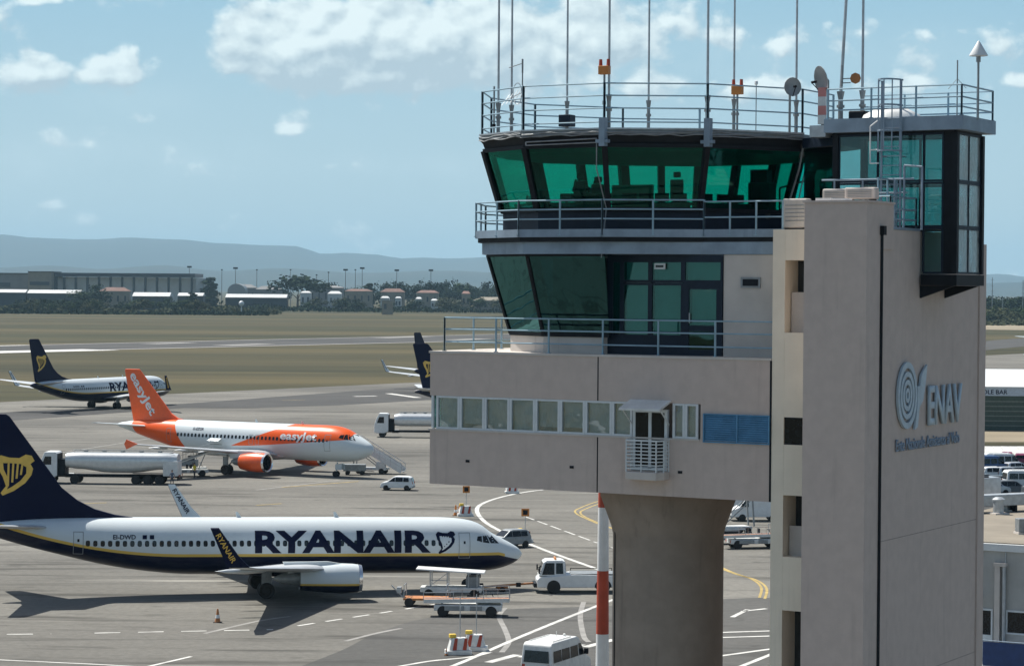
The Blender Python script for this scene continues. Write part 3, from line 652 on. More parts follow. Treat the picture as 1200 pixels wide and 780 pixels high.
# rails on the shaft roof
railing('shaft_roof_railing', [(1.6, .9), (3.28, .9), (3.28, 3.0), (2.5, 3.0)], 23.58, (23.9, 24.2, 24.55), spacing=1.0)
railing('shaft_roof_railing', [(2.7, 1.4), (2.7, 2.9)], 23.58, (24.1, 24.6, 25.1), spacing=.75)
for za, zb, nm in ((23.45, 24.2, 'link_wall'), (26.2, 26.5, 'link_roof')): m = MB(); m.prism([(-.9, 4.2), (.7, 3.2), (.7, 5.4), (-.9, 6.8)], za, zb); part(m, nm, 'navyframe')
m = MB(); m.beam((-.85, 4.25, 25.2), (.6, 3.3, 25.2), .02, 1.95); part(m, 'link_glazing', 'gdark')
# --- lettering on the wall
def on_wall(v, z, d=.0): return (3.352 + d, v, z)
sg = thing('wall_sign', 'steel ENAV lettering and ring emblem fixed on the shaded side wall of the tower', 'sign', T.matrix_basis @ Vector((3.36, 1.2, 17.0)), R(-30))
def sgp(v, z, d=.0): return (d, v - 1.2, z - 17.0)
bm = text_mb('ENAV', 1.0, .018, 1.0); xs = [v.co.x for v in bm.verts]; ys = [v.co.y for v in bm.verts]; x0, x1, y0, y1 = min(xs), max(xs), min(ys), max(ys)
bm_object(bm, 'lettering', 'letter', sg, lambda x, y: sgp(3.78 + (x - x0) / (x1 - x0) * 2.92, 17.78 + (y - y0) / (y1 - y0) * 1.2, .04), thick=(.06, 0, 0))
bm = text_mb('Ente Nazionale Assistenza al Volo', .5, .012); xs = [v.co.x for v in bm.verts]; x0, x1 = min(xs), max(xs)
bm_object(bm, 'small_lettering', 'lettermid', sg, lambda x, y: sgp(1.25 + (x - x0) / (x1 - x0) * 5.4, 17.14 + y * 1.0, .015), thick=(.03, 0, 0))
m = MB(); ec = (2.02, 18.75)
for r0, r1 in ((.98, .80), (.70, .55), (.46, .32), (.22, .10)):
    n = 40; vs = []
    for d in (.02, .09):
        for rr in (r0, r1): vs += [sgp(ec[0] + rr * .80 * math.cos(2 * math.pi * k / n), ec[1] + rr * math.sin(2 * math.pi * k / n), d) for k in range(n)]
    fs = []
    for k in range(n):
        j = (k + 1) % n; fs += [(k, j, n + j, n + k), (2 * n + k, 2 * n + j, 3 * n + j, 3 * n + k), (k, j, 2 * n + j, 2 * n + k), (n + k, n + j, 3 * n + j, 3 * n + k)]
    m.add(vs, fs)
m.build('ring_emblem', 'letter', sg)
wp = [(2.62, 17.72), (2.86, 17.80), (2.98, 18.35), (3.30, 18.60), (3.48, 19.1), (3.60, 19.62), (3.30, 19.45), (3.12, 19.30), (3.02, 19.0), (2.84, 19.0), (2.80, 18.4)]
bm = poly_bm(wp); bm_object(bm, 'wing_emblem', 'letter', sg, lambda x, y: sgp(x, y, .03), thick=(.07, 0, 0))
# --- inside the cab
def tw(u, v, z): return T.matrix_basis @ Vector((u, v, z))
ins = inset(RING, 1.0); ins2 = inset(RING, 1.85)
DESK = {11: 'control desk at the left rear pane of the cab', 0: 'control desk behind the narrow left pane of the cab', 1: 'control desk with screens behind the pane left of the beacon mast', 2: 'control desk with screens behind the middle pane of the cab', 3: 'control desk with screens behind the wide right pane of the cab'}
for i in (11, 0, 1, 2, 3):
    j = (i + 1) % 12
    t_ = thing('control_desk', DESK[i], 'desk', tw(ins[i][0], ins[i][1], 24.02), R(-30), 'desks in the tower cab')
    a, b, c, d = [Vector(q) - Vector(ins[i]) for q in (ins[i], ins[j], ins2[j], ins2[i])]
    e = .04
    m = MB(); m.prism([tuple(a.lerp(b, e)), tuple(a.lerp(b, 1 - e)), tuple(d.lerp(c, 1 - e)), tuple(d.lerp(c, e))], .40, .46); m.build('desk_top', 'interior', t_)
    m = MB(); m.prism([tuple(a.lerp(b, .06)), tuple(a.lerp(b, .94)), tuple(a.lerp(b, .94).lerp(c, .4)), tuple(a.lerp(b, .06).lerp(d, .4))], .02, .40); m.build('cabinet', 'interior', t_)
    if i != 0:
        m = MB()
        for t in (.2, .42, .62, .85):
            p = a.lerp(b, t).lerp(d.lerp(c, t), .45); n = (b - a).normalized()
            m.beam((*(p - n * .22), .62), (*(p + n * .22), .62), .05, .26); m.beam((*p, .46), (*p, .55), .06)
        m.build('screen', 'dark', t_)
# board that shows behind the middle pane, high-backed chair, equipment rack
p0, p1 = LV(717, 217, 1.9), LV(765, 246, 1.9)
t_ = thing('display_board', 'wide dark green display board standing behind the middle pane of the cab', 'board', tw(p0.x, 1.9, 24.0), R(-30))
m = MB(); m.box(0, p1.x - p0.x, 0, .06, .15, p0.z - 24.0); m.build('panel', mat('board_green', (.03, .16, .12), .5), t_); m = MB(); m.box(.1, .16, 0, .3, 0, .15); m.box(p1.x - p0.x - .16, p1.x - p0.x - .1, 0, .3, 0, .15); m.build('foot', 'dark', t_)
t_ = thing('equipment_rack', 'dark equipment rack seen through the right pane of the cab', 'rack', tw(*LV(893, 240, 4.2)[:2], 24.0), R(-30))
m = MB(); m.box(-.35, .35, -.3, .3, 0, 1.15); m.build('cabinet', 'interior', t_, bevel=.02); m = MB(); m.box(-.28, .28, -.29, .1, 1.15, 1.55); m.build('monitor', 'dark', t_)
t_ = thing('stair_guard', 'dark handrail over the stair hole at the right end of the cab', 'handrail', tw(-2.0, 5.0, 24.02), R(-30))
m = MB(); m.path([(0, 0, 0), (0, 0, 1.0), (.7, 1.2, 1.35), (.7, 1.2, 0)], .03); m.path([(0, 0, .5), (.7, 1.2, .8)], .02); m.build('rail', 'dark', t_)
def office_chair(loc, rz, label):
    t_ = thing('swivel_chair', label, 'chair', loc, rz, 'chairs in the tower cab')
    m = MB(); m.box(-.24, .24, -.24, .24, .42, .50); m.build('seat', 'interior', t_, bevel=.03)
    m = MB(); m.box(-.23, .23, .20, .28, .55, 1.18); m.build('backrest', 'interior', t_, bevel=.05)
    m = MB(); m.tube((0, 0, .08), (0, 0, .42), .035)
    for k in range(5): m.beam((0, 0, .07), (.28 * math.cos(k * 1.257), .28 * math.sin(k * 1.257), .03), .04)
    m.build('base', 'dark', t_); m = MB(); m.box(-.13, .13, .19, .27, 1.24, 1.42); m.build('headrest', 'interior', t_, bevel=.04)
# ------------------------------------------------------------------ people: one skinned body, head with face, hair and clothes as children
def person(label, loc, rz, pose='stand', top='shirt', legs='trousers', group=None, arms=None):
    root = thing('person', label, 'person', loc, rz, group)
    sit = pose == 'sit'
    hip = .50 if sit else .92
    J = {'pel': (0, 0, hip, .125), 'wst': (0, -.01, hip + .20, .115), 'chs': (0, 0, hip + .40, .135), 'nck': (0, .0, hip + .55, .055), 'hd0': (0, -.02, hip + .63, .075), 'hd1': (0, -.03, hip + .72, .098), 'hd2': (0, -.02, hip + .80, .07)}
    E = [('pel', 'wst'), ('wst', 'chs'), ('chs', 'nck'), ('nck', 'hd0'), ('hd0', 'hd1'), ('hd1', 'hd2')]
    for sd, k in ((-1, 'r'), (1, 'l')):
        J['hp' + k] = (.09 * sd, 0, hip - .05, .095)
        J['kn' + k] = (.11 * sd, -.44, hip + .0, .062) if sit else (.11 * sd, -.02 - .05 * sd, .50, .062)
        J['an' + k] = (.11 * sd, -.46, .09, .042) if sit else (.12 * sd, .02 - .08 * sd, .09, .042)
        J['to' + k] = (.12 * sd, J['an' + k][1] - .17, .04, .035)
        J['sh' + k] = (.19 * sd, 0, hip + .47, .062)
        el, wr = (arms or {}).get(k, ((.26 * sd, -.02, hip + .20), (.25 * sd, -.14, hip - .02)))
        J['el' + k] = (*el, .045); J['wr' + k] = (*wr, .032)
        d = (Vector(wr) - Vector(el)).normalized()
        J['pm' + k] = (*(Vector(wr) + d * .07), .036)
        E += [('pel', 'hp' + k), ('hp' + k, 'kn' + k), ('kn' + k, 'an' + k), ('an' + k, 'to' + k), ('chs', 'sh' + k), ('sh' + k, 'el' + k), ('el' + k, 'wr' + k), ('wr' + k, 'pm' + k)]
        sdv = d.cross(Vector((0, 0, 1))); sdv = sdv.normalized() if sdv.length > .1 else Vector((0, 1, 0))
        base = Vector(wr) + d * .07
        for f_, (o, L) in enumerate(((-.030, .075), (-.010, .085), (.010, .080), (.030, .062))):
            J[f'f{f_}{k}'] = (*(base + d * (.02 + L) + sdv * o * 1.25 + Vector((0, -.012, -.012))), .0085); E.append(('pm' + k, f'f{f_}{k}'))
        J['th' + k] = (*(base + d * .035 - sdv * .065), .010); E.append(('pm' + k, 'th' + k))
    ks = list(J); me = bpy.data.meshes.new('body'); me.from_pydata([J[k][:3] for k in ks], [(ks.index(a), ks.index(b)) for a, b in E], [])
    for m_ in (top, legs, 'skin', 'black'): me.materials.append(M[m_])
    o = bpy.data.objects.new('body', me); COL.objects.link(o); o.parent = root
    o.modifiers.new('skin', 'SKIN'); sk = me.skin_vertices[0].data
    for i, k in enumerate(ks): sk[i].radius = (J[k][3], J[k][3] * (.75 if k in ('pel', 'wst', 'chs') else 1)); sk[i].use_root = (k == 'pel')
    sb = o.modifiers.new('sub', 'SUBSURF'); sb.levels = sb.render_levels = 1
    dg = bpy.context.evaluated_depsgraph_get(); nm = bpy.data.meshes.new_from_object(o.evaluated_get(dg)); o.modifiers.clear(); o.data = nm
    nm.materials.clear(); 
    for m_ in (top, legs, 'skin', 'black'): nm.materials.append(M[m_])
    wrs = [Vector(J['wr' + k][:3]) for k in 'rl']
    for p in nm.polygons:
        c = p.center; i = 0
        if c.z > hip + .56: i = 2
        elif min((c - w).length for w in wrs) < .17: i = 2
        elif c.z < .10: i = 3
        elif c.z < hip + .03 or (sit and c.y < -.16 and c.z < hip + .1): i = 1
        p.material_index = i
    nm.shade_smooth()
    hz_ = hip + .72
    m = MB(); m.lathe([(.0, .105), (.06, .095), (.098, .05), (.108, 0), (.10, -.03)], (0, .002, hz_ + .015), n=14); m.build('hair', 'hair', root, smooth=60)
    m = MB(); m.lathe([(.0, -.035), (.014, -.02), (.010, .012), (0, .02)], (0, -.132, hz_ - .015), n=6); m.build('nose', 'skin', root)
    m = MB()
    for sd in (-1, 1): m.box(.035 * sd - .013, .035 * sd + .013, -.128, -.118, hz_ + .002, hz_ + .014)
    m.build('eyes', 'dark', root); m = MB(); m.box(-.025, .025, -.122, -.112, hz_ - .058, hz_ - .050); m.build('mouth', 'red', root)
    m = MB()
    for sd in (-1, 1): m.lathe([(.0, -.012), (.026, -.006), (.026, .006), (0, .012)], (.10 * sd, -.015, hz_ - .01), 'x', n=8)
    m.build('ears', 'skin', root)
    return root
p = LV(684, 240, 2.3); q = tw(p.x, 2.3, 24.02)
office_chair(q, R(150), 'swivel chair of the controller behind the left pane of the cab')
person('controller sitting upright with one arm raised behind the left pane of the cab', q, R(-20), 'sit', arms={'r': ((-.30, -.18, .86), (-.16, -.40, 1.12)), 'l': ((.28, -.10, .78), (.20, -.36, .74))}, group='controllers in the tower cab')
p = LV(699, 240, 3.2); q = tw(p.x, 3.2, 24.02)
person('second controller sitting lower, just right of the first one in the cab', q - Vector((0, 0, .06)), R(10), 'sit', arms={'r': ((-.28, -.10, .78), (-.20, -.36, .74)), 'l': ((.28, -.10, .78), (.20, -.36, .74))}, group='controllers in the tower cab')
office_chair(q - Vector((0, 0, .06)), R(190), 'swivel chair of the second controller in the cab')
p = LV(797, 240, 3.0); office_chair(tw(p.x, 3.0, 24.05), R(150), 'empty high-backed swivel chair behind the middle pane of the cab')

# ------------------------------------------------------------------ aerials and gear on the roofs
def on_roof(px, v, z=26.64):
    p = LV(px, 130, v); return tw(p.x, v, z)
def whip(px, v, h, r, label, z=26.64, tilt=0.0, foot=True):
    t_ = thing('whip_antenna', label, 'antenna', on_roof(px, v, z), R(-30), 'whip antennas on the cab roof')
    m = MB(); m.tube((0, 0, .9), (tilt * h, 0, h), r, r * .75, 8); m.build('rod', 'galv', t_)
    m = MB(); m.tube((0, 0, 0), (0, 0, 1.0), r * 1.5, n=8); m.tube((0, 0, .85), (0, 0, 1.05), r * 1.6, r * 2.4, 8); m.tube((0, 0, .55), (0, 0, .63), r * 2.4, n=8); m.box(-.10, .10, -.10, .10, 0, .03); m.build('mast', 'steelgrey', t_)
    return t_
whip(584, 1.3, 6.8, .040, 'whip antenna nearest the left end of the cab roof')
whip(599.5, 2.2, 6.8, .038, 'whip antenna second from the left end, beside the yagi')
t_ = whip(664.5, 1.6, 6.8, .036, 'whip antenna on a blue box above the left pane'); m = MB(); m.box(-.20, .20, -.2, .2, .25, .62); m.build('base_box', 'navyframe', t_, bevel=.02)
whip(713.5, -.15, 6.8, .040, 'whip antenna on the front corner mast that carries an orange beacon')
whip(760, 2.4, 6.8, .036, 'whip antenna above the middle pane, between two corner masts')
whip(829, 1.35, 6.8, .044, 'whip antenna on the front corner mast without a beacon')
whip(860, 3.0, 6.8, .036, 'whip antenna right beside the low orange beacon')
whip(933, 4.2, 6.8, .040, 'whip antenna behind the round dark dish')
whip(985, 4.7, 6.8, .055, 'thick whip antenna leaning slightly right, carrying a small panel', z=26.9, tilt=.045)
whip(1010.5, 4.6, 6.8, .046, 'rightmost whip antenna, left of the ladder cage', z=26.9)
def beacon(px, v, z0, h, label):
    t_ = thing('obstruction_beacon', label, 'beacon', on_roof(px, v, z0), R(-30), 'orange beacons on the cab roof')
    m = MB(); m.tube((0, 0, 0), (0, 0, h), .035); m.tube((.0, 0, h * .45), (0, 0, h * .52), .06); m.build('post', 'steelgrey', t_)
    m = MB(); m.box(-.17, .17, -.1, .1, h, h + .26); m.build('housing', 'orange', t_, bevel=.015)
    for sd in (-1, 1):
        m = MB(); m.tube((.13 * sd, 0, h + .26), (.13 * sd, 0, h + .46), .06, .05); m.build('lamp', 'red', t_)
beacon(708, -.2, 26.64, 1.66, 'tall orange twin obstruction beacon on the front corner mast')
beacon(864, 2.7, 26.64, 1.16, 'short orange obstruction beacon above the right pane')
t_ = thing('yagi_antenna', 'small yagi antenna with a loop on a thin pole, left on the cab roof', 'antenna', on_roof(612, 1.7), R(-30))
m = MB(); m.tube((0, 0, 0), (0, 0, 2.35), .022); m.build('pole', 'steelgrey', t_)
m = MB(); m.tube((-.55, .1, 2.2), (.02, 0, 2.32), .014); m.tube((.0, 0, 2.0), (0, 0, 2.45), .03); m.build('upper_arm', 'steelgrey', t_)
m = MB(); m.tube((-.85, .25, 1.15), (.12, -.05, 1.42), .014)
for k in range(5):
    a = Vector((-.85, .25, 1.15)).lerp(Vector((.1, -.05, 1.4)), .12 + k * .2); m.tube(a + Vector((.05, .16, .18 + .02 * k)), a - Vector((.05, .16, .18 + .02 * k)), .010, n=5)
n = 14
for k in range(n): m.tube((-.18 + .16 * math.cos(6.28 * k / n), .0, 1.36 + .34 * math.sin(6.28 * k / n)), (-.18 + .16 * math.cos(6.28 * (k + 1) / n), .0, 1.36 + .34 * math.sin(6.28 * (k + 1) / n)), .012, n=5)
m.build('yagi', 'galv', t_)
def dish(px, v, z, r, yaw, tiltd, label, mast):
    t_ = thing('satellite_dish', label, 'dish antenna', on_roof(px, v, z), R(yaw), 'dishes on the cab roof')
    m = MB(); m.tube((0, .12, 0), (0, .12, mast), .04); m.beam((0, .12, mast), (0, 0, mast), .06); m.build('mount', 'steelgrey', t_)
    rot = Matrix.Translation((0, 0, mast)) @ Matrix.Rotation(R(tiltd), 4, 'X'); prof = [(0, .0), (r * .5, -.035 * r * 2), (r, -.14 * r * 2)]
    rings = []
    for rr, d in prof[1:]: rings.append([rot @ Vector((rr * math.cos(k * .3927), d, rr * math.sin(k * .3927))) for k in range(16)])
    back = [[rot @ Vector((rr * math.cos(k * .3927), d + .02, rr * math.sin(k * .3927))) for k in range(16)] for rr, d in prof[1:]]
    m = MB(); m.loft([rings[0], rings[1], back[1], back[0]], caps=True); m.build('reflector', 'steelgrey', t_, smooth=50)
    m = MB(); f = rot @ Vector((0, -.75 * r * 1.3, 0)); m.tube(rot @ Vector((0, -.28 * r, -r)), f, .014); m.tube(f, rot @ Vector((0, -.6 * r, 0)), .04); m.build('feed_arm', 'dark', t_)
dish(927.5, 3.3, 26.64, .29, 20, 0, 'round dark satellite dish facing the viewer on the roof rail', 1.38)
dish(966, 4.0, 26.64, .46, -72, 12, 'larger grey satellite dish seen almost edge-on, left of the leaning antenna', 1.62)
t_ = thing('striped_marker', 'red and white banded metal marker post below the edge-on dish', 'marker post', on_roof(964, 3.8), R(-30))
for k in range(4): m = MB(); m.box(-.12, .12, -.09, .09, .25 + k * .28, .53 + k * .28 - .002); m.build('band', 'palered' if k % 2 else 'dirtywhite', t_)
m = MB(); m.tube((0, 0, 0), (0, 0, .25), .05); m.build('post', 'steelgrey', t_)
t_ = thing('panel_antenna', 'small brown square panel on a bracket of the leaning antenna', 'antenna', on_roof(1000, 4.6, 28.0), R(-30))
m = MB(); m.lathe([(.0, -.04), (.17, -.03), (.17, .03), (0, .04)], (.06, 0, .33), 'y', n=8); m.build('panel', 'orangebrown', t_); m = MB(); m.beam((-.38, 0, .33), (.06, 0, .33), .03); m.beam((-.38, 0, .2), (-.1, 0, .2), .03); m.tube((-.38, 0, .1), (-.38, 0, .75), .03); m.build('bracket', 'steelgrey', t_)
t_ = thing('rotating_sensor', 'tiny white weather sensor on the roof rail beside the short beacon', 'sensor', on_roof(886, 3.1), R(-30))
m = MB(); m.tube((0, 0, 0), (0, 0, 1.5), .015); m.build('post', 'steelgrey', t_); m = MB(); m.lathe([(0, 1.44), (.06, 1.5), (.05, 1.58), (0, 1.6)], n=8); m.build('cap', 'white', t_)
t_ = thing('cone_antenna', 'white cone topped antenna on a pole at the right end of the roof', 'antenna', on_roof(1146, 3.6, 26.97), R(-30))
m = MB(); m.tube((0, 0, -.1), (0, 0, 1.75), .035); m.tube((0, 0, 1.6), (0, 0, 1.8), .07); m.build('pole', 'steelgrey', t_); m = MB(); m.lathe([(.0, 1.76), (.27, 1.78), (.27, 1.81), (.05, 2.18), (.0, 2.24)], n=20); m.build('cone', 'white', t_, smooth=40)
t_ = thing('stub_antenna', 'short thin antenna with stays left of the white cone', 'antenna', on_roof(1121.5, 4.3, 26.97), R(-30))
m = MB(); m.tube((0, 0, 0), (0, 0, 1.75), .022); m.build('rod', 'steelgrey', t_); m = MB(); m.tube((0, 0, 1.2), (.28, 0, .9), .008, n=4); m.tube((0, 0, 1.2), (-.28, 0, .9), .008, n=4); m.build('stay', 'steelgrey', t_)
t_ = thing('mast_lamp', 'slim vertical rod at the far left edge of the roof rail', 'rod', on_roof(579, 1.5), R(-30)); m = MB(); m.tube((0, 0, 0), (0, 0, 1.6), .03); m.build('rod', 'steelgrey', t_); m = MB(); m.tube((0, 0, .3), (0, 0, .4), .06); m.build('clamp', 'dark', t_)
t_ = thing('roof_unit', 'low white rounded roof unit beside the ladder top on the lift lobby roof', 'roof unit', on_roof(1045, 4.6, 26.97), R(-30))
m = MB(); m.lathe([(.0, .42), (.5, .38), (.85, .2), (.95, 0)], n=18); m.build('cover', 'dirtywhite', t_, smooth=60); m = MB(); m.box(-1.3, -.75, -.3, .3, 0, .34); m.build('motor', 'dark', t_, bevel=.04)
# caged ladder up to the lift lobby roof
p = LV(1044, 200, 2.72)
t_ = thing('caged_ladder', 'blue grey caged ladder climbing to the roof of the glazed lift lobby', 'ladder', tw(p.x, 2.72, 23.60), R(-30))
m = MB()
for sd in (-.30, .30): m.box(sd - .03, sd + .03, -.02, .02, 0, 4.45)
m.build('stile', 'bluegrey', t_); m = MB()
for k in range(14): m.tube((-.30, 0, .25 + k * .28), (.30, 0, .25 + k * .28), .016, n=6)
m.build('rung', 'bluegrey', t_); m = MB(); n = 10
arc = [(-.36 * math.cos(math.pi * k / n), -.62 * math.sin(math.pi * k / n)) for k in range(n + 1)]
for z in (2.35, 2.95, 3.7, 4.45):
    for a, b in zip(arc, arc[1:]): m.beam((*a, z), (*b, z), .012, .05)
for k in (1, 3, 5, 7, 9): m.beam((*arc[k], 2.35), (*arc[k], 4.45), .035, .012)
m.build('cage', 'bluegrey', t_); m = MB()
for z in (1.2, 2.2, 3.1):
    for sd in (-.30, .30): m.beam((sd, 0, z), (sd, .40, z), .03)
m.build('wall_stay', 'bluegrey', t_); m = MB(); m.path([(-.62, -.1, 2.0), (-.62, -.1, 3.1), (-.34, -.1, 3.3)], .022); m.path([(-.62, -.1, 2.0), (-.34, -.1, 2.0)], .022); m.path([(-.62, -.1, 2.4), (-.34, -.1, 2.4)], .022); m.build('side_rail', 'white', t_)
t_ = thing('service_gantry', 'low blue grey steel walkway frame beside the ladder foot', 'walkway', tw(1.0, 2.2, 23.60), R(-30))
m = MB()
for x in (0, .9, 1.9):
    m.tube((x, 0, 0), (x, 0, 1.5), .03); 
m.tube((-.4, 0, 1.5), (2.5, 0, 1.5), .03); m.tube((-.3, 0, 1.1), (2.3, 0, 1.1), .022); m.path([(2.2, .0, .1), (2.2, 0, 1.9), (2.75, 0, 1.85), (2.75, 0, 0)], .035); m.build('frame', 'bluegrey', t_); m = MB(); m.box(-.3, 1.5, -.3, .3, .40, .46); m.build('deck', 'bluegrey', t_)
def aircon(loc, label, w=.9, h=.75):
    t_ = thing('air_conditioner', label, 'air conditioner', loc, R(-30), 'air conditioners on the tower')
    m = MB(); m.box(-w / 2, w / 2, -.18, .18, .08, h); m.build('casing', 'offwall', t_, bevel=.05); m = MB()
    for k in range(5): m.box(-w * .38 , w * .38, -.195, -.18, h * .3 + k * h * .12, h * .3 + k * h * .12 + .018)
    m.build('grille', 'steelgrey', t_); m = MB(); m.box(-w * .4, -w * .3, -.15, .15, 0, .08); m.box(w * .3, w * .4, -.15, .15, 0, .08); m.build('foot', 'dark', t_)
    return t_
aircon(tw(*LV(934, 265, 1.5)[:2], 23.58), 'white rounded air conditioner left of the stair pier top', .8, .95)
aircon(tw(*LV(1010, 225, .35)[:2], 24.36), 'white air conditioner on top of the stair pier', .95, .42)
aircon(tw(*LV(981, 232, .5)[:2], 24.36), 'open white metal frame unit on the left of the stair pier top', .8, .40)
# tall banded pole in front of the column
pb = AT(706, 740, 92.0)
t_ = thing('striped_pole', 'tall red and white banded pole standing left of the concrete column', 'pole', (pb.x, pb.y, 0))
zr = [0, AT(706, 742, 92).z - 4.8, AT(706, 742, 92).z - 2.4, AT(706, 742, 92).z, AT(706, 668, 92).z, AT(706, 668, 92).z + 2.4, AT(706, 668, 92).z + 4.4]
for k, (a, b) in enumerate(zip(zr, zr[1:])):
    m = MB(); rr = lambda z: .315 - .0085 * z; m.tube((0, 0, a), (0, 0, b - .003), rr(a), rr(b), 20); m.build('band', 'red' if k % 2 else 'white', t_, smooth=40)
m = MB(); m.tube((.42, .1, 0), (.42, .1, zr[-1]), .035); m.build('cable_duct', 'white', t_); m = MB(); m.lathe([(.16, zr[-1]), (.2, zr[-1] + .1), (.12, zr[-1] + .35), (0, zr[-1] + .4)], n=12); m.build('lamp', 'red', t_)
# ------------------------------------------------------------------ airliners (local x: nose forwards, y: left, z: up; origin under the main gear)
def sec(tab, s):
    for a, b in zip(tab, tab[1:]):
        if s <= b[0]:
            t = max(0, (s - a[0]) / (b[0] - a[0])); return [a[k] + (b[k] - a[k]) * t for k in (1, 2, 3)]
    return list(tab[-1][1:])
def dense(tab, n):
    # smooth the table with Catmull-Rom on each column
    out = []
    for i in range(len(tab) - 1):
        p0, p1, p2, p3 = tab[max(i - 1, 0)], tab[i], tab[i + 1], tab[min(i + 2, len(tab) - 1)]
        for k in range(n):
            t = k / n; row = [p1[0] + (p2[0] - p1[0]) * t]
            for j in (1, 2, 3):
                m1 = (p2[j] - p0[j]) / max(.01, p2[0] - p0[0]); m2 = (p3[j] - p1[j]) / max(.01, p3[0] - p1[0]); h = p2[0] - p1[0]
                row.append((2 * t**3 - 3 * t**2 + 1) * p1[j] + (t**3 - 2 * t**2 + t) * h * m1 + (-2 * t**3 + 3 * t**2) * p2[j] + (t**3 - t**2) * h * m2)
            out.append(row)
    return out + [list(tab[-1])]
B737 = [(0, 2.78, 2.70, .04), (.25, 3.14, 2.36, .40), (.8, 3.50, 2.02, .78), (1.6, 3.92, 1.74, 1.14), (2.35, 4.32, 1.60, 1.38), (3.1, 4.86, 1.52, 1.56), (4.0, 5.20, 1.46, 1.72), (5.4, 5.38, 1.42, 1.85), (7, 5.42, 1.41, 1.88),
        (24, 5.42, 1.41, 1.88), (27, 5.42, 1.62, 1.86), (30, 5.42, 2.08, 1.70), (33, 5.38, 2.78, 1.36), (35.5, 5.28, 3.42, .96), (37.4, 5.12, 3.98, .60), (38.6, 4.90, 4.36, .30), (39.0, 4.75, 4.50, .12)]
A320 = [(0, 3.30, 3.20, .04), (.3, 3.82, 2.80, .50), (.9, 4.24, 2.42, .90), (1.7, 4.66, 2.10, 1.28), (2.5, 5.06, 1.92, 1.52), (3.4, 5.50, 1.82, 1.74), (4.6, 5.80, 1.77, 1.90), (6, 5.90, 1.76, 1.97), (7.5, 5.90, 1.76, 1.975),
        (22, 5.90, 1.76, 1.975), (25.5, 5.90, 2.10, 1.90), (28.5, 5.88, 2.70, 1.66), (31.5, 5.78, 3.45, 1.26), (34, 5.58, 4.12, .84), (36, 5.30, 4.66, .46), (36.6, 5.15, 4.85, .25)]
def livery(name, fn):
    m = bpy.data.materials.new(name); m.use_nodes = True; t = m.node_tree; b = t.nodes['Principled BSDF']
    b.inputs['Roughness'].default_value = .34; b.inputs['Specular IOR Level'].default_value = .25
    x, y, z = split(t, coords(t)); c = fn(t, x, y, z)
    n = noise(t, coords(t, 'Object', (.5, 1, 2)), 1.2, 5); c = mix(t, n.step(.4, .75) * .07, c, (.3, .29, .27))
    t.links.new(c, b.inputs['Base Color']); M[name] = m
WHITE, NAVY, GOLD, ORNG = (.60, .66, .68), (.0018, .0045, .026), (.70, .47, .10), (.78, .100, .010)
def ry_fn(t, x, y, z):
    s = 19.0 - x                                          # distance behind the nose
    line = (s - 24.5).max(0.0).pow(2.0) * .0125 + 2.80 - ((2.0 - s).max(0.0)) * .25
    c = mix(t, z.lt(line), WHITE, NAVY); return mix(t, z.gt(line) * z.lt(line + .20) * s.gt(1.5), c, GOLD)
def ez_fn(t, x, y, z):
    s = 17.7 - x
    a = z.lt(5.95 - (s - 10.6) * .345); b = z.gt((18.6 - s) * .088 + 3.02 + (s - 13).max(0.0).pow(2.0) * .006)
    sw = a * b * s.gt(2.45) * s.lt(19.0)
    tail = s.gt(27.4 - (5.9 - z) * .62) * s.lt(33.6 + (z - 4.6) * .5)
    return mix(t, sw.max(tail), WHITE, ORNG)
def eng_ry(t, x, y, z):
    c = mix(t, z.lt(-.42), WHITE, NAVY); return mix(t, z.gt(-.42) * z.lt(-.28), c, GOLD)
livery('livery_navy_gold', ry_fn); livery('livery_orange', ez_fn); livery('engine_navy', eng_ry)
def airfoil(c, th, n=9):
    up = [(1 - math.cos(math.pi * k / n)) / 2 for k in range(n + 1)]
    y = lambda u: 5 * th * (.2969 * math.sqrt(u) - .126 * u - .3516 * u * u + .2843 * u**3 - .1036 * u**4)
    return [(-u * c, y(u) * c) for u in up] + [(-u * c, -y(u) * c * .8) for u in up[-2:0:-1]]
def wing_loft(mb, stations, side, n0):
    rings = []
    for yy_, s, ch, z, th in stations: rings.append([(n0 - s + a, side * yy_, z + b) for a, b in airfoil(ch, th)])
    mb.loft(rings)
def surf_map(tab, n0, side=-1, off=.012):
    def f(s_, z):
        t, b, w = sec(tab, s_); zc, h = (t + b) / 2, (t - b) / 2; k = max(0.0, 1 - ((z - zc) / h) ** 2)
        return (n0 - s_, side * (w * math.sqrt(k) + off), z)
    return f
HARP = [(.04, .88), (.16, 1.0), (.38, .94), (.62, .93), (.78, 1.02), (.93, .99), (1.0, .86), (.90, .78), (.97, .66), (.93, .50), (.78, .30), (.50, .10), (.22, -.02), (.17, .05), (.30, .22), (.22, .45), (.10, .66)]
HARP_IN = [(.22, .80), (.42, .80), (.66, .78), (.80, .70), (.80, .54), (.66, .36), (.46, .21), (.33, .14), (.38, .26), (.33, .46), (.24, .64)]
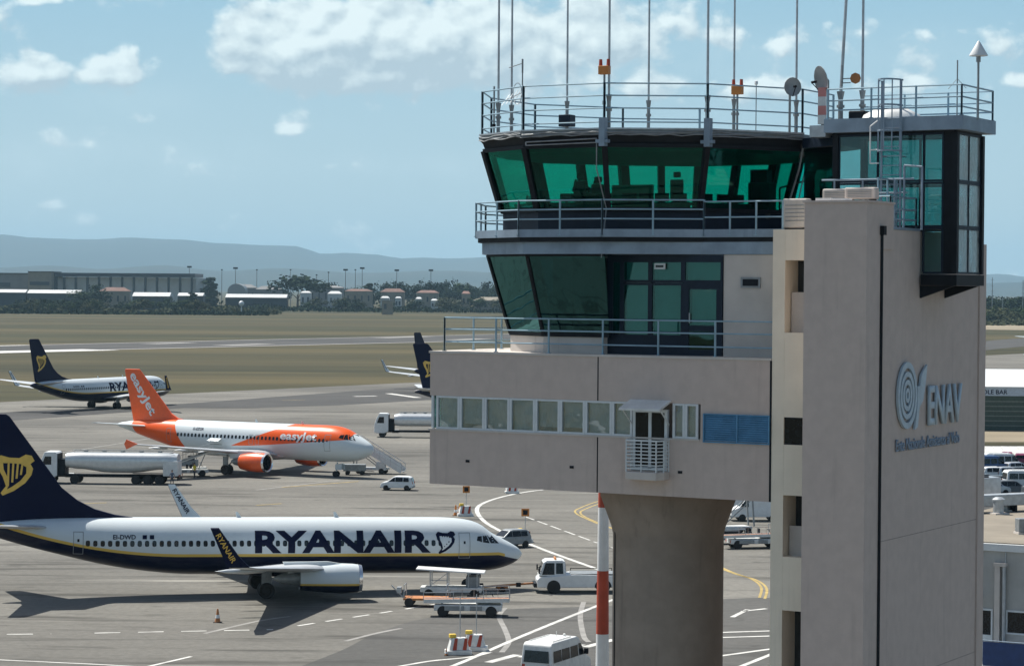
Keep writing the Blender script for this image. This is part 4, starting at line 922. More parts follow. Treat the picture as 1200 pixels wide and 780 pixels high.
def make_airliner(label, tab, L, n0, kind, loc, rz, group):
    t_ = thing('airliner', label, 'airliner', loc, rz, group); ry = kind == 'navy'
    T_ = dense(tab, 4); n = 40; rings = []
    for s, zt, zb, w in T_:
        zc, h = (zt + zb) / 2, (zt - zb) / 2
        rings.append([(n0 - s, w * math.cos(2 * math.pi * k / n), zc + h * math.sin(2 * math.pi * k / n)) for k in range(n)])
    m = MB(); m.loft(rings); fus = m.build('fuselage', 'livery_navy_gold' if ry else 'livery_orange', t_, smooth=60)
    F = surf_map(T_, n0); F2 = surf_map(T_, n0, -1, .022)
    zc = 3.74 if ry else 4.25
    # cabin windows, one mesh shared by all of them
    def win_mesh(s):
        m = MB(); pts = [F(s + .15 * math.copysign(abs(math.cos(a)) ** .6, math.cos(a)), zc + .21 * math.copysign(abs(math.sin(a)) ** .6, math.sin(a))) for a in [2 * math.pi * k / 12 for k in range(12)]]
        m.add(pts, [tuple(range(12))]); return m
    s0, s1, stp = (5.9, 31.5, .508) if ry else (5.6, 26.4, .53)
    w0 = win_mesh(12.0).build('cabin_window', 'glassdark', t_); k = 0; s = s0
    while s < s1:
        if not (abs(s - 12.0) < .01):
            o = win_mesh(s).build('cabin_window', 'glassdark', t_) if (s < 7.2 or s > 21.5) else w0.copy()
            if o.data == w0.data: COL.objects.link(o); o.location.x = 12.0 - s
        s += stp; k += 1
    # cockpit glazing
    def patch(name, poly, m_, f=F, par=t_):
        bm = poly_bm(poly); bm_object(bm, name, m_, par, lambda x, y: f(x, y), cuts=4)
    ck = [[(1.95, 3.62), (2.62, 3.66), (2.85, 4.20), (2.45, 4.18)], [(2.70, 3.66), (3.22, 3.74), (3.22, 4.18), (2.92, 4.20)], [(3.30, 3.76), (3.70, 3.88), (3.62, 4.16), (3.30, 4.18)]] if ry else \
         [[(1.80, 4.32), (2.5, 4.40), (2.82, 4.98), (2.42, 4.94)], [(2.58, 4.40), (3.12, 4.48), (3.12, 4.98), (2.90, 5.0)], [(3.2, 4.50), (3.75, 4.64), (3.6, 4.94), (3.2, 4.98)]]
    for p in ck: patch('cockpit_window', p, 'glassdark')
    tf = lambda z: (lambda q: q)(z)
    m = MB()                                                  # windscreen wraps round the front of the nose
    for sd in (-1, 1):
        zs = (3.62, 4.18) if ry else (4.32, 4.94); ss = (1.95, 2.45) if ry else (1.80, 2.42)
        for a, b in (((.10, .52), (.55, .95)),):
            def P(fr, i):
                tt, bb, ww = sec(tab, ss[i] - .02 + (1 - fr) * (-.28)); zq = min(zs[i], tt - .02); zc_, h = (tt + bb) / 2, (tt - bb) / 2
                return (n0 - ss[i] + (1 - fr) * .33 + .015, sd * fr * ww * math.sqrt(max(0, 1 - ((zs[i] - zc_) / h) ** 2)) if h else 0, zs[i] + .01)
            m.add([P(.06, 0), P(.97, 0), P(.97, 1), P(.06, 1)], [(0, 1, 2, 3)])
    m.build('windscreen', 'glassdark', t_)
    # doors as raised outlines
    def door(sa, sb, za, zb):
        m = MB(); w = .045
        for q in ([(sa, za), (sb, za), (sb, za + w), (sa, za + w)], [(sa, zb - w), (sb, zb - w), (sb, zb), (sa, zb)], [(sa, za + w), (sa + w, za + w), (sa + w, zb - w), (sa, zb - w)], [(sb - w, za + w), (sb, za + w), (sb, zb - w), (sb - w, zb - w)]):
            nn = 7; (xa, ya), (xb, yb) = q[0], q[2]
            for j in range(nn):
                y0, y1 = ya + (yb - ya) * j / nn, ya + (yb - ya) * (j + 1) / nn; m.add([F(xa, y0), F(xb, y0), F(xb, y1), F(xa, y1)], [(0, 1, 2, 3)])
        d = m.build('door', 'steelgrey', t_); m = MB(); sc, z_ = (sa + sb) / 2, za + (zb - za) * .62
        m.add([F2(sc - .07, z_ - .1), F2(sc + .07, z_ - .1), F2(sc + .07, z_ + .1), F2(sc - .07, z_ + .1)], [(0, 1, 2, 3)]); m.build('window', 'glassdark', d)
    for d in (((4.2, 5.05, 2.62, 4.45), (31.6, 32.3, 2.95, 4.55)) if ry else ((4.7, 5.5, 3.05, 4.95), (27.4, 28.1, 3.3, 4.95), (14.5, 15.05, 3.45, 4.6), (15.4, 15.95, 3.45, 4.6))): door(*d)
    # wings, engines, gear, tail
    if ry: WG = [(0, 11.8, 9.2, 1.75, .13), (1.9, 13.3, 7.4, 1.95, .13), (5.8, 15.5, 4.9, 2.38, .115), (16.2, 21.2, 1.75, 3.62, .10), (16.9, 21.75, 1.45, 3.78, .09)]
    else: WG = [(0, 11.2, 8.2, 2.2, .13), (2.0, 12.6, 6.9, 2.4, .13), (6.4, 14.85, 4.1, 2.85, .115), (16.6, 20.2, 1.75, 4.0, .10), (17.0, 20.6, 1.45, 4.06, .09)]
    for sd in (1, -1):
        m = MB(); wing_loft(m, WG, sd, n0); w = m.build('wing', 'alu', t_, smooth=35)
        y, s, c, z, th = WG[-1]
        if ry:
            m = MB(); a = sd * y
            # blended winglet: white inside, navy outside
            O = [(n0 - s, a, z), (n0 - s - c, a, z), (n0 - s - c - 1.15, a + sd * .52, z + 2.55), (n0 - s - c - .62, a + sd * .52, z + 2.55), (n0 - s - .75, a + sd * .20, z + .75)]
            vs = [Vector(p) + Vector((0, sd * .05, -.03)) for p in O] + [Vector(p) - Vector((0, sd * .05, -.03)) for p in O]
            m.add(vs[:5], [(0, 1, 2, 3, 4)], 0); m.add(vs[5:], [(0, 1, 2, 3, 4)], 1); m.add(vs, [(i, (i + 1) % 5, 5 + (i + 1) % 5, 5 + i) for i in range(5)], 0)
            wl_ = m.build('winglet', ['navy', 'fuswhite'], w)
            bm = text_mb('RYANAIR', .5, .02, 1.1); xs = [v.co.x for v in bm.verts]; x0_, x1_ = min(xs), max(xs)
            wq = lambda fx, t: Vector((n0 - s - fx, a + sd * .52 * t, z + 2.55 * t)); p0, p1 = wq(2.12, .86), wq(1.0, .14); dirv = (p1 - p0); dn_ = dirv.normalized(); upv = (Vector((1, 0, 0)) - dn_ * dn_.x).normalized(); nrm = upv.cross(dn_); nrm = nrm if nrm.y < 0 else -nrm
            bm_object(bm, 'lettering', 'gold' if sd < 0 else 'navy', w, lambda X, Y: p0 + dirv * ((X - x0_) / (x1_ - x0_)) + upv * (Y - .18) * .95 + nrm * .09)
        else:
            m = MB(); m.slab([(n0 - s + .1, z + .05), (n0 - s - c, z + .5), (n0 - s - c - .3, z), (n0 - s - c, z - .6)], sd * y - .04, sd * y + .04); m.build('wing_fence', 'ezorange', w)
        for yy_ in ((5.2, 8.2, 11.3) if ry else (5.4, 9.0, 12.5)):
            m = MB(); q = sec([(a[0], a[1], a[2], a[3]) for a in WG], yy_); x = n0 - q[0] - q[1] + .2
            m.lathe([(.0, -1.9), (.13, -1.1), (.17, -.3), (.12, .6), (0, 1.0)], (x, sd * yy_, q[2] - .16), 'x', n=8)
            m.build('flap_fairing', 'alu', w, smooth=60)
        # engine
        if ry: ey, es, ez_, er, el = 4.83, 12.7, 1.60, 1.02, 4.7
        else: ey, es, ez_, er, el = 5.75, 10.7, 1.72, 1.10, 3.9
        m = MB(); m.lathe([(er * .80, 0), (er * .92, .10), (er * 1.0, -.5), (er * 1.03, -1.3), (er * .95, -2.6), (er * .78, -3.6 * el / 4), (er * .62, -3.55 * el / 4), (er * .62, -2.9)], (0, 0, 0), 'x', n=28, caps=False)
        e = m.build('engine', 'engine_navy' if ry else 'ezorange', t_, loc=(n0 - es, sd * ey, ez_), smooth=60)
        m = MB(); m.lathe([(er * .80, .02), (er * .93, .11), (er * .985, -.14), (er * .78, -.14)], (0, 0, 0), 'x', n=28, caps=False); m.build('intake_lip', 'brightmetal', e, smooth=60)
        m = MB(); m.lathe([(er * .82, -.15), (er * .80, -.75), (.20, -.75), (0, -.30)], (0, 0, 0), 'x', n=24, caps=False); m.build('fan', 'dark', e)
        m = MB(); m.lathe([(er * .60, -2.7), (er * .45, -el), (er * .36, -el * 1.16), (.10, -el * 1.28), (0, -el * 1.3)], (0, 0, 0), 'x', n=20, caps=False); m.build('exhaust', 'steelgrey', e, smooth=60)
        m = MB(); m.slab([(-.6, er * .9), (-2.2, er * .82 + .35), (-5.4, er * .7 + .45), (-5.0, er * .3), (-3.4, .3)], -.16, .16); m.build('pylon', 'fuswhite', e)
        # main gear
        gy = 2.86 if ry else 3.80
        m = MB(); m.tube((0, sd * gy, .55), (0, sd * gy * .98, 2.3), .13); m.tube((0, sd * gy, .9), (.1, sd * gy * .45, 2.0), .07); m.box(-.35, .35, sd * gy + sd * .30, sd * gy + sd * .34, .95, 2.1)
        mg = m.build('main_gear', 'steelgrey', t_)
        for o in (-.40, .40): 
            m = MB(); m.lathe([(.0, -.16), (.26, -.17), (.30, -.13), (.50, -.20), (.565, -.12), (.565, .12), (.50, .20), (.30, .13), (.26, .17), (0, .16)], (0, sd * gy + o * .95, .565), 'y', n=22, mi=0); wh = m.build('wheel', 'tyre', mg, smooth=40)
        # tailplane
        if ry: TP = [(.3, 33.6, 4.3, 4.72, .09), (1.0, 34.1, 3.7, 4.80, .09), (7.0, 37.9, 1.25, 5.50, .08), (7.15, 38.1, .9, 5.52, .08)]
        else: TP = [(.3, 31.0, 3.9, 4.95, .09), (1.0, 31.5, 3.4, 5.02, .09), (6.1, 34.6, 1.4, 5.52, .08), (6.22, 34.8, 1.0, 5.53, .08)]
        m = MB(); wing_loft(m, TP, sd, n0); m.build('tailplane', 'alu' if ry else 'fuswhite', t_, smooth=35)
    nx = n0 - (4.05 if ry else 5.05)
    m = MB(); m.tube((nx, 0, .35), (nx + .15, 0, 1.7), .08); m.tube((nx, 0, .9), (nx + .9, 0, 1.6), .05); ng = m.build('nose_gear', 'fuswhite', t_); m = MB(); m.box(nx + .1, nx + .95, .34, .38, .85, 1.5); m.box(nx + .1, nx + .95, -.38, -.34, .85, 1.5); m.build('gear_door', 'navy' if ry else 'fuswhite', ng)
    for o in (-.22, .22): m = MB(); m.lathe([(.0, -.08), (.2, -.10), (.34, -.07), (.36, 0), (.34, .07), (.2, .10), (0, .08)], (nx, o, .36), 'y', n=18); m.build('wheel', 'tyre', ng, smooth=40)
    # fin
    if ry: FN = [(27.9, 5.38), (29.4, 5.60), (30.8, 6.00), (32.0, 6.62), (33.1, 7.50), (36.75, 12.45), (37.0, 12.6), (39.2, 12.6), (39.35, 12.4), (37.7, 5.15), (36.6, 5.0)]
    else: FN = [(26.3, 5.8), (27.6, 6.05), (28.6, 6.6), (33.3, 11.72), (33.5, 11.78), (35.5, 11.78), (35.6, 11.6), (34.2, 5.55), (33, 5.3)]
    zb_, zt_ = 5.0, FN[-4][1]
    m = MB(); m.slab([(n0 - s, z) for s, z in FN], -.19, .19, half=lambda x, z: 1.0 - .62 * (z - zb_) / (zt_ - zb_)); fin = m.build('fin', 'navy' if ry else 'ezorange', t_, bevel=.10)
    fy = lambda z, o=.0: -.19 * (1.0 - .62 * (z - zb_) / (zt_ - zb_)) - .012 - o
    if ry:
        def harp(fn, m1, m2, par, nm):
            bm_object(poly_bm(HARP), nm, m1, par, lambda x, y: fn(x, y, 0), cuts=6)
            bm_object(poly_bm(HARP_IN), 'emblem_field', m2, par, lambda x, y: fn(x, y, .010), cuts=6)
            mb = MB()
            for k in range(4):
                xa = .36 + k * .115; za, zb2 = .80, (.22 + k * .095)
                q = [fn(xa - .025, za, .02), fn(xa + .025, za, .02), fn(xa + .015 - .01 * k, zb2, .02), fn(xa - .035 - .01 * k, zb2, .02)]
                mb.add(q, [(0, 1, 2, 3)])
            mb.build('emblem_strings', m1, par)
        harp(lambda x, y, o: (n0 - 37.75 + x * 2.75, fy(7.0 + y * 2.75, o), 7.0 + y * 2.75), 'gold', 'navy', fin, 'harp_emblem')
        harp(lambda x, y, o: F2(6.8 - x * 1.5, 2.98 + y * 1.55)[:1] + (F2(6.8 - x * 1.5, 2.98 + y * 1.55)[1] - o,) + F2(6.8 - x * 1.5, 2.98 + y * 1.55)[2:], 'navy', 'fuswhite', fus, 'harp_emblem')
        bm = text_mb('RYANAIR', 1.0, .035, 1.0); cx = (19.7, 7.1); zr_ = (3.05, 4.62); lm = 'navy'
        rg = 'EI-DWD'
    else:
        bm = text_mb('easyJet', 1.0, .026, 1.0); cx = (11.6, 6.55); zr_ = (3.92, 5.10); lm = 'white'; rg = 'G-EZGR'
    xs = [v.co.x for v in bm.verts]; ys = [v.co.y for v in bm.verts]; bx = (min(xs), max(xs)); by = (min(ys), max(ys))
    bm_object(bm, 'lettering', lm, fus, lambda x, y: F2(cx[0] + (x - bx[0]) / (bx[1] - bx[0]) * (cx[1] - cx[0]), zr_[0] + (y - by[0]) / (by[1] - by[0]) * (zr_[1] - zr_[0])), cuts=8)
    bm = text_mb(rg, .42, .02); q0 = (29.6, 4.05) if ry else (24.2, 4.85)
    bm_object(bm, 'registration', 'navy', fus, lambda x, y: F2(q0[0] - x * 1.05, q0[1] + y), cuts=3)
    if ry:
        m = MB()
        for k in range(2): m.add([F2(27.55 - k * .5, 4.05), F2(27.25 - k * .5, 4.05), F2(27.25 - k * .5, 4.33), F2(27.55 - k * .5, 4.33)], [(0, 1, 2, 3)])
        m.build('flag', 'navy', fus)
    if not ry:
        bm = text_mb('easyJet', 1.0, .026, 1.0); xs = [v.co.x for v in bm.verts]; bx2 = (min(xs), max(xs)); A_, B_ = Vector((n0 - 34.55, 0, 11.2)), Vector((n0 - 31.25, 0, 6.35)); dr = B_ - A_; up_ = Vector((-dr.z, 0, dr.x)).normalized(); up_ = up_ if up_.x > 0 else -up_
        def ff(x, y):
            p = A_ + dr * ((x - bx2[0]) / (bx2[1] - bx2[0])) + up_ * ((y - .25) * 1.55 + .05); return (p.x, fy(p.z, .01), p.z)
        bm_object(bm, 'lettering', 'white', fin, ff)
        m = MB(); a = F(20.6, 3.15); m.add([(a[0] - .8, a[1] - .8, 3.65), (a[0] + .8, a[1] - .8, 3.65), (a[0] + .8, a[1] + .05, 4.0), (a[0] - .8, a[1] + .05, 4.0), (a[0] - .8, a[1] - .8, 3.73), (a[0] + .8, a[1] - .8, 3.73), (a[0] + .8, a[1] + .05, 4.08), (a[0] - .8, a[1] + .05, 4.08)], [(0, 1, 2, 3), (4, 5, 6, 7), (0, 1, 5, 4), (1, 2, 6, 5), (2, 3, 7, 6), (3, 0, 4, 7)]); m.build('cargo_door', 'fuswhite', t_)
        m = MB(); m.add([F(19.8, 2.3), F(21.5, 2.3), F(21.5, 3.3), F(19.8, 3.3)], [(0, 1, 2, 3)]); m.build('hold', 'interior', t_)
    m = MB(); 
    for s_ in ((13.5, 20.5) if ry else (9.5, 16)): m.slab([(n0 - s_, sec(tab, s_)[0]), (n0 - s_ - .35, sec(tab, s_)[0]), (n0 - s_ - .42, sec(tab, s_)[0] + .38), (n0 - s_ - .25, sec(tab, s_)[0] + .38)], -.02, .02)
    m.build('aerial', 'fuswhite', fus)
    # wing root fairing
    m = MB(); s_a, s_b = (12.2, 21.5) if ry else (11.5, 21.0); rr = []
    for k in range(9):
        s_ = s_a + (s_b - s_a) * k / 8; e_ = math.sin(math.pi * (k + .2) / 8.4); zz0 = (1.41 if ry else 1.76); rr.append([(n0 - s_, (1.25 + .55 * e_) * math.cos(a), zz0 + .55 + (.45 + .35 * e_) * math.sin(a)) for a in [2 * math.pi * i / 16 for i in range(16)]])
    m.loft(rr); m.build('belly_fairing', 'livery_navy_gold' if ry else 'fuswhite', t_, smooth=60)
    return t_
gp = G(298, 697)
R737 = make_airliner('nearest Ryanair airliner, nose hitched to the white tug, fin cut by the left edge', B737, 39, 19.0, 'navy', (gp.x + .35, gp.y + 1.2, 0), R(12.5), 'navy and white airliners on the apron')
gp = G(122, 478)
copy_thing(R737, (gp.x, gp.y, 0), R(61), 'navy and white Ryanair airliner seen from behind at the far left, beyond the orange tail')
copy_thing(R737, (3.9, 404, 0), R(2.0), 'Ryanair airliner mostly hidden by the tower, only its tail showing above the shorter tanker')
tp = AT(489, 428, 503); h = Vector((math.cos(R(61)), math.sin(R(61)), 0))
q = Vector((tp.x, tp.y, 0)) + h * 19.0
copy_thing(R737, q, R(61), 'farthest Ryanair airliner, only fin tip and left wing showing beside the hidden tail')
R737.rotation_euler = (0, R(.75), R(12.5))                    # sits a little nose down on the fall of the apron
for ch in R737.children:
    if ch.name.startswith('nose_gear'): ch.location.z += .20
gn = G(394, 558.5); hd = Vector((math.cos(R(-29)), math.sin(R(-29)), 0))
EZ = make_airliner('orange and white easyJet airliner parked with stairs at its nose', A320, 36.6, 17.7, 'orange', (gn.x - hd.x * 12.65, gn.y - hd.y * 12.65, 0), R(-29), None)
# T-tail jet at the right edge
q = AT(1196, 405, 700)
t_ = thing('airliner', 'white T-tail jet with a maroon engine, cut off by the right edge of the picture', 'airliner', (q.x + 16, q.y, 0), R(18))
TT = [(0, 2.5, 2.4, .05), (1.5, 3.9, 1.4, 1.2), (4, 4.8, 1.05, 1.66), (22, 4.8, 1.05, 1.66), (27, 4.8, 1.9, 1.4), (32, 4.5, 3.2, .5), (33, 4.2, 3.8, .1)]
m = MB(); m.loft([[(16 - s, w * math.cos(.3927 * k), (a + b) / 2 + (a - b) / 2 * math.sin(.3927 * k)) for k in range(16)] for s, a, b, w in dense(TT, 3)]); m.build('fuselage', 'fuswhite', t_, smooth=60)
m = MB(); m.slab([(16 - 25.5, 4.7), (16 - 29.5, 8.9), (16 - 32.8, 8.9), (16 - 31, 4.3)], -.14, .14); m.build('fin', 'fuswhite', t_)
for sd in (-1, 1):
    m = MB(); wing_loft(m, [(.1, 29.2, 3.3, 8.95, .09), (5.6, 31.6, 1.4, 9.1, .08)], sd, 16); m.build('tailplane', 'fuswhite', t_)
    m = MB(); wing_loft(m, [(.5, 13, 5, 1.5, .12), (14, 18.5, 1.4, 2.4, .1)], sd, 16); m.build('wing', 'alu', t_)
    m = MB(); m.lathe([(.5, 0), (.78, -.6), (.8, -2.6), (.5, -4.4), (.2, -4.6)], (16 - 23.2, sd * 2.6, 3.9), 'x', n=16); m.build('engine', 'maroon', t_, smooth=50)
    m = MB(); m.tube((0, sd * 2, 0.4), (0, sd * 2, 1.6), .12); m.lathe([(.0, -.25), (.45, -.2), (.45, .2), (0, .25)], (0, sd * 2, .45), 'y', n=14); m.build('main_gear', 'tyre', t_)
# ------------------------------------------------------------------ vehicles and apron gear (local x forwards)
def wheel(par, x, y, r, w=.22, name='wheel'):
    s = 1 if y > 0 else -1
    m = MB(); m.lathe([(r * .55, -w / 2), (r * .92, -w / 2), (r, -w * .3), (r, w * .3), (r * .92, w / 2), (r * .55, w / 2)], (0, 0, 0), 'y', n=18)
    o = m.build(name, 'tyre', par, loc=(x, y, r), smooth=40)
    m = MB(); m.lathe([(.0, s * w * .30), (r * .18, s * w * .42), (r * .5, s * w * .34), (r * .58, s * w * .46), (r * .58, -s * w * .3), (0, -s * w * .3)], (0, 0, 0), 'y', n=14); m.build('rim', 'rim', o, smooth=40); return o
def shell(prof, hw, m_, name, par, bevel=.05, n=1):
    # closed side outline (x,z); half width hw(x,z)
    L = [(x, hw(x, z), z) for x, z in prof]; Rr = [(x, -hw(x, z), z) for x, z in prof]; k = len(prof)
    m = MB(); m.add(L + Rr, [tuple(range(k)), tuple(range(k, 2 * k))[::-1]] + [((i + 1) % k, i, k + i, k + (i + 1) % k) for i in range(k)])
    return m.build(name, m_, par, bevel=bevel)
def side_panes(par, polys, hw, m_='glassdark', name='side_window'):
    for sd in (-1, 1):
        for p in polys:
            m = MB(); m.add([(x, sd * (hw(x, z) + .012), z) for x, z in p], [tuple(range(len(p)))]); m.build(name, m_, par)
def cross_pane(par, a, b, hw, name, m_='glassdark', push=(.015, 0, .01), k=.86):
    m = MB(); P = Vector(push)
    m.add([Vector((a[0], -hw(*a) * k, a[1])) + P, Vector((a[0], hw(*a) * k, a[1])) + P, Vector((b[0], hw(*b) * k, b[1])) + P, Vector((b[0], -hw(*b) * k, b[1])) + P], [(0, 1, 2, 3)]); m.build(name, m_, par)
def lamps(par, xf, xr, y, z, zr=None):
    for sd in (-1, 1):
        m = MB(); m.box(xf - .04, xf + .02, sd * y - .14, sd * y + .14, z - .07, z + .07); m.build('headlight', 'brightmetal', par)
        m = MB(); m.box(xr - .02, xr + .03, sd * y - .09, sd * y + .09, (zr or z) - .12, (zr or z) + .12); m.build('tail_light', 'red', par)
def make_hatchback(label, loc, rz, paint, group=None):
    t_ = thing('small_car', label, 'car', loc, rz, group)
    hw = lambda x, z: .80 if z < .88 else .80 - (z - .88) * .30
    pf = [(-1.72, .30), (-1.76, .62), (-1.70, .95), (-1.52, 1.42), (-1.2, 1.52), (.05, 1.54), (.35, 1.47), (1.02, .98), (1.60, .84), (1.76, .62), (1.74, .28)]
    b = shell(pf, hw, paint, 'body', t_, .07)
    side_panes(t_, [[(-1.35, .98), (-.75, .98), (-.75, 1.40), (-1.30, 1.38)], [(-.68, .98), (.12, .98), (.12, 1.42), (-.68, 1.42)], [(.18, .98), (.85, .98), (.34, 1.38), (.18, 1.42)]], hw)
    cross_pane(t_, (.98, 1.02), (.40, 1.43), hw, 'windscreen'); cross_pane(t_, (-1.68, 1.0), (-1.55, 1.38), hw, 'rear_window', push=(-.03, 0, 0))
    lamps(t_, 1.70, -1.74, .56, .70, .85)
    m = MB(); m.box(-1.80, -1.70, -.76, .76, .30, .46); m.box(1.70, 1.80, -.76, .76, .28, .44); m.build('bumper', 'steelgrey', t_, bevel=.03)
    for x in (-1.12, 1.15):
        for y in (-.74, .74): wheel(t_, x, y, .30, .2)
    return t_
def make_van(label, loc, rz, paint='white', L=5.2, H=2.45, windows=True, group=None):
    t_ = thing('minibus', label, 'minibus' if windows else 'van', loc, rz, group); a = -L / 2; b = L / 2
    hw = lambda x, z: .97 if z < 1.25 else .97 - (z - 1.25) * .10
    shell([(a, .42), (a - .02, 1.2), (a + .08, H - .15), (a + .25, H), (b - 1.75, H), (b - 1.45, H - .12), (b - .75, 1.35), (b - .08, 1.05), (b, .8), (b, .40)], hw, paint, 'body', t_, .07)
    if windows: side_panes(t_, [[(a + .25, 1.38), (a + 1.25, 1.38), (a + 1.25, 2.0), (a + .28, 2.0)], [(a + 1.33, 1.38), (a + 2.35, 1.38), (a + 2.35, 2.0), (a + 1.33, 2.0)], [(a + 2.45, 1.38), (b - 1.75, 1.38), (b - 1.75, 2.0), (a + 2.45, 2.0)]], hw)
    side_panes(t_, [[(b - 1.66, 1.38), (b - .88, 1.38), (b - 1.35, 2.05), (b - 1.66, 2.05)]], hw, name='cab_window')
    cross_pane(t_, (b - .80, 1.42), (b - 1.40, 2.22), hw, 'windscreen'); cross_pane(t_, (a - .02, 1.38), (a + .05, 2.02), hw, 'rear_window', push=(-.02, 0, 0), k=.80)
    lamps(t_, b - .02, a, .78, .85, 1.15)
    m = MB(); m.box(a - .10, a + .05, -.92, .92, .42, .60); m.box(b - .05, b + .08, -.92, .92, .38, .60); m.build('bumper', 'steelgrey', t_, bevel=.03)
    for sd in (-1, 1): m = MB(); m.box(b - 1.12, b - .98, sd * 1.0, sd * 1.24, 1.4, 1.72); m.build('mirror', 'dark', t_, bevel=.03)
    m = MB(); m.box(a + .6, b - 2.2, -.7, -.66, H + .02, H + .06); m.box(a + .6, b - 2.2, .66, .7, H + .02, H + .06); m.tube((.2, .1, H), (.2, .1, H + .3), .02); m.lathe([(.08, H), (.08, H + .12), (0, H + .16)], (.6, -.2, 0)); m.build('roof_rail', 'dirtywhite', t_)
    for x in (a + 1.0, b - 1.05):
        for y in (-.86, .86): wheel(t_, x, y, .36, .24)
    return t_
gp = G(466, 574); make_hatchback('small white hatchback driving alone near the orange airliner nose', (gp.x, gp.y, 0), R(172), 'white')
gp = G(657, 805); make_van('white minibus with dark rear window at the bottom edge of the picture', (gp.x - .2, gp.y + 2.2, 0), R(64), 'dirtywhite')
gp = G(597, 641); t_ = make_hatchback('grey car parked behind the nose of the nearest airliner', (gp.x, gp.y, 0), R(-148), 'steelgrey')

# aircraft tug
gp = G(663, 693)
t_ = thing('pushback_tug', 'white pushback tug with a small cab facing the nearest airliner', 'tug', (gp.x + .6, gp.y, 0), R(183))
hw = lambda x, z: 1.12
shell([(-3.0, .45), (-3.0, 1.30), (-.1, 1.38), (.1, 1.38), (2.55, 1.18), (2.75, .95), (2.72, .42)], hw, 'white', 'body', t_, .06)
hc = lambda x, z: 1.0 - max(0, z - 1.35) * .12
shell([(.65, 1.2), (.72, 2.28), (1.0, 2.38), (2.05, 2.36), (2.28, 2.22), (2.62, 1.25)], hc, 'white', 'cab', t_, .05)
side_panes(t_, [[(.86, 1.42), (1.38, 1.42), (1.38, 2.18), (.90, 2.18)], [(1.50, 1.36), (2.38, 1.36), (2.14, 2.18), (1.50, 2.18)]], hc); cross_pane(t_, (2.58, 1.38), (2.30, 2.18), hc, 'windscreen', push=(.02, 0, .01)); cross_pane(t_, (.66, 1.45), (.71, 2.15), hc, 'rear_window', push=(-.02, 0, 0))
for x in (-2.0, 1.55):
    for y in (-.98, .98): wheel(t_, x, y, .50, .34)
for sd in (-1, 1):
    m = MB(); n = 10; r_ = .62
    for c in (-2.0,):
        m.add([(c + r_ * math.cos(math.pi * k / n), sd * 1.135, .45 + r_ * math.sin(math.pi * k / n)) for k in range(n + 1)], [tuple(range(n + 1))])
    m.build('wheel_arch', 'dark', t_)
m = MB(); m.box(-2.9, .3, -1.02, 1.02, 1.385, 1.43); m.build('deck', 'steelgrey', t_); m = MB(); m.path([(-2.8, -1.0, 1.42), (-2.8, -1.0, 1.6), (.2, -1.0, 1.6), (.2, -1, 1.42)], .03); m.build('rail', 'dark', t_)
for y in (-.4, .1, .5): m = MB(); m.lathe([(.08, 2.36), (.08, 2.50), (0, 2.55)], (1.4, y, 0), n=10); m.build('beacon', 'orange', t_)
m = MB(); m.box(2.72, 2.95, -.9, .9, .42, .72); m.build('bumper', 'dark', t_); lamps(t_, 2.74, -3.0, .85, .92)
for sd in (-1, 1): m = MB(); m.beam((2.45, sd * 1.0, 1.6), (2.6, sd * 1.3, 1.65), .04); m.box(2.55, 2.65, sd * 1.3 - .08, sd * 1.3 + .08, 1.45, 1.85); m.build('mirror', 'dark', t_)
# tow bar
a, b = G(549, 694), G(630, 692.5); d = (b - a)
t_ = thing('tow_bar', 'rusty orange tow bar joining the tug to the nose wheel', 'tow bar', (a.x, a.y, 0), math.atan2(d.y, d.x)); L = d.length
m = MB(); m.tube((0, 0, .35), (L, 0, .62), .075); m.beam((0, -.2, .35), (.5, -.0, .38), .06); m.beam((0, .2, .35), (.5, 0, .38), .06); m.build('bar', 'orangebrown', t_)
m = MB(); m.box(L * .5 - .5, L * .5 + .3, -.25, .25, .28, .50); m.build('axle_frame', 'orangebrown', t_)
for y in (-.32, .32): wheel(t_, L * .5 - .1, y, .2, .12)
for x in (.9, L * .72): m = MB(); m.box(x - .16, x + .16, -.13, .13, .36, .66); m.build('coupling', 'dark', t_)

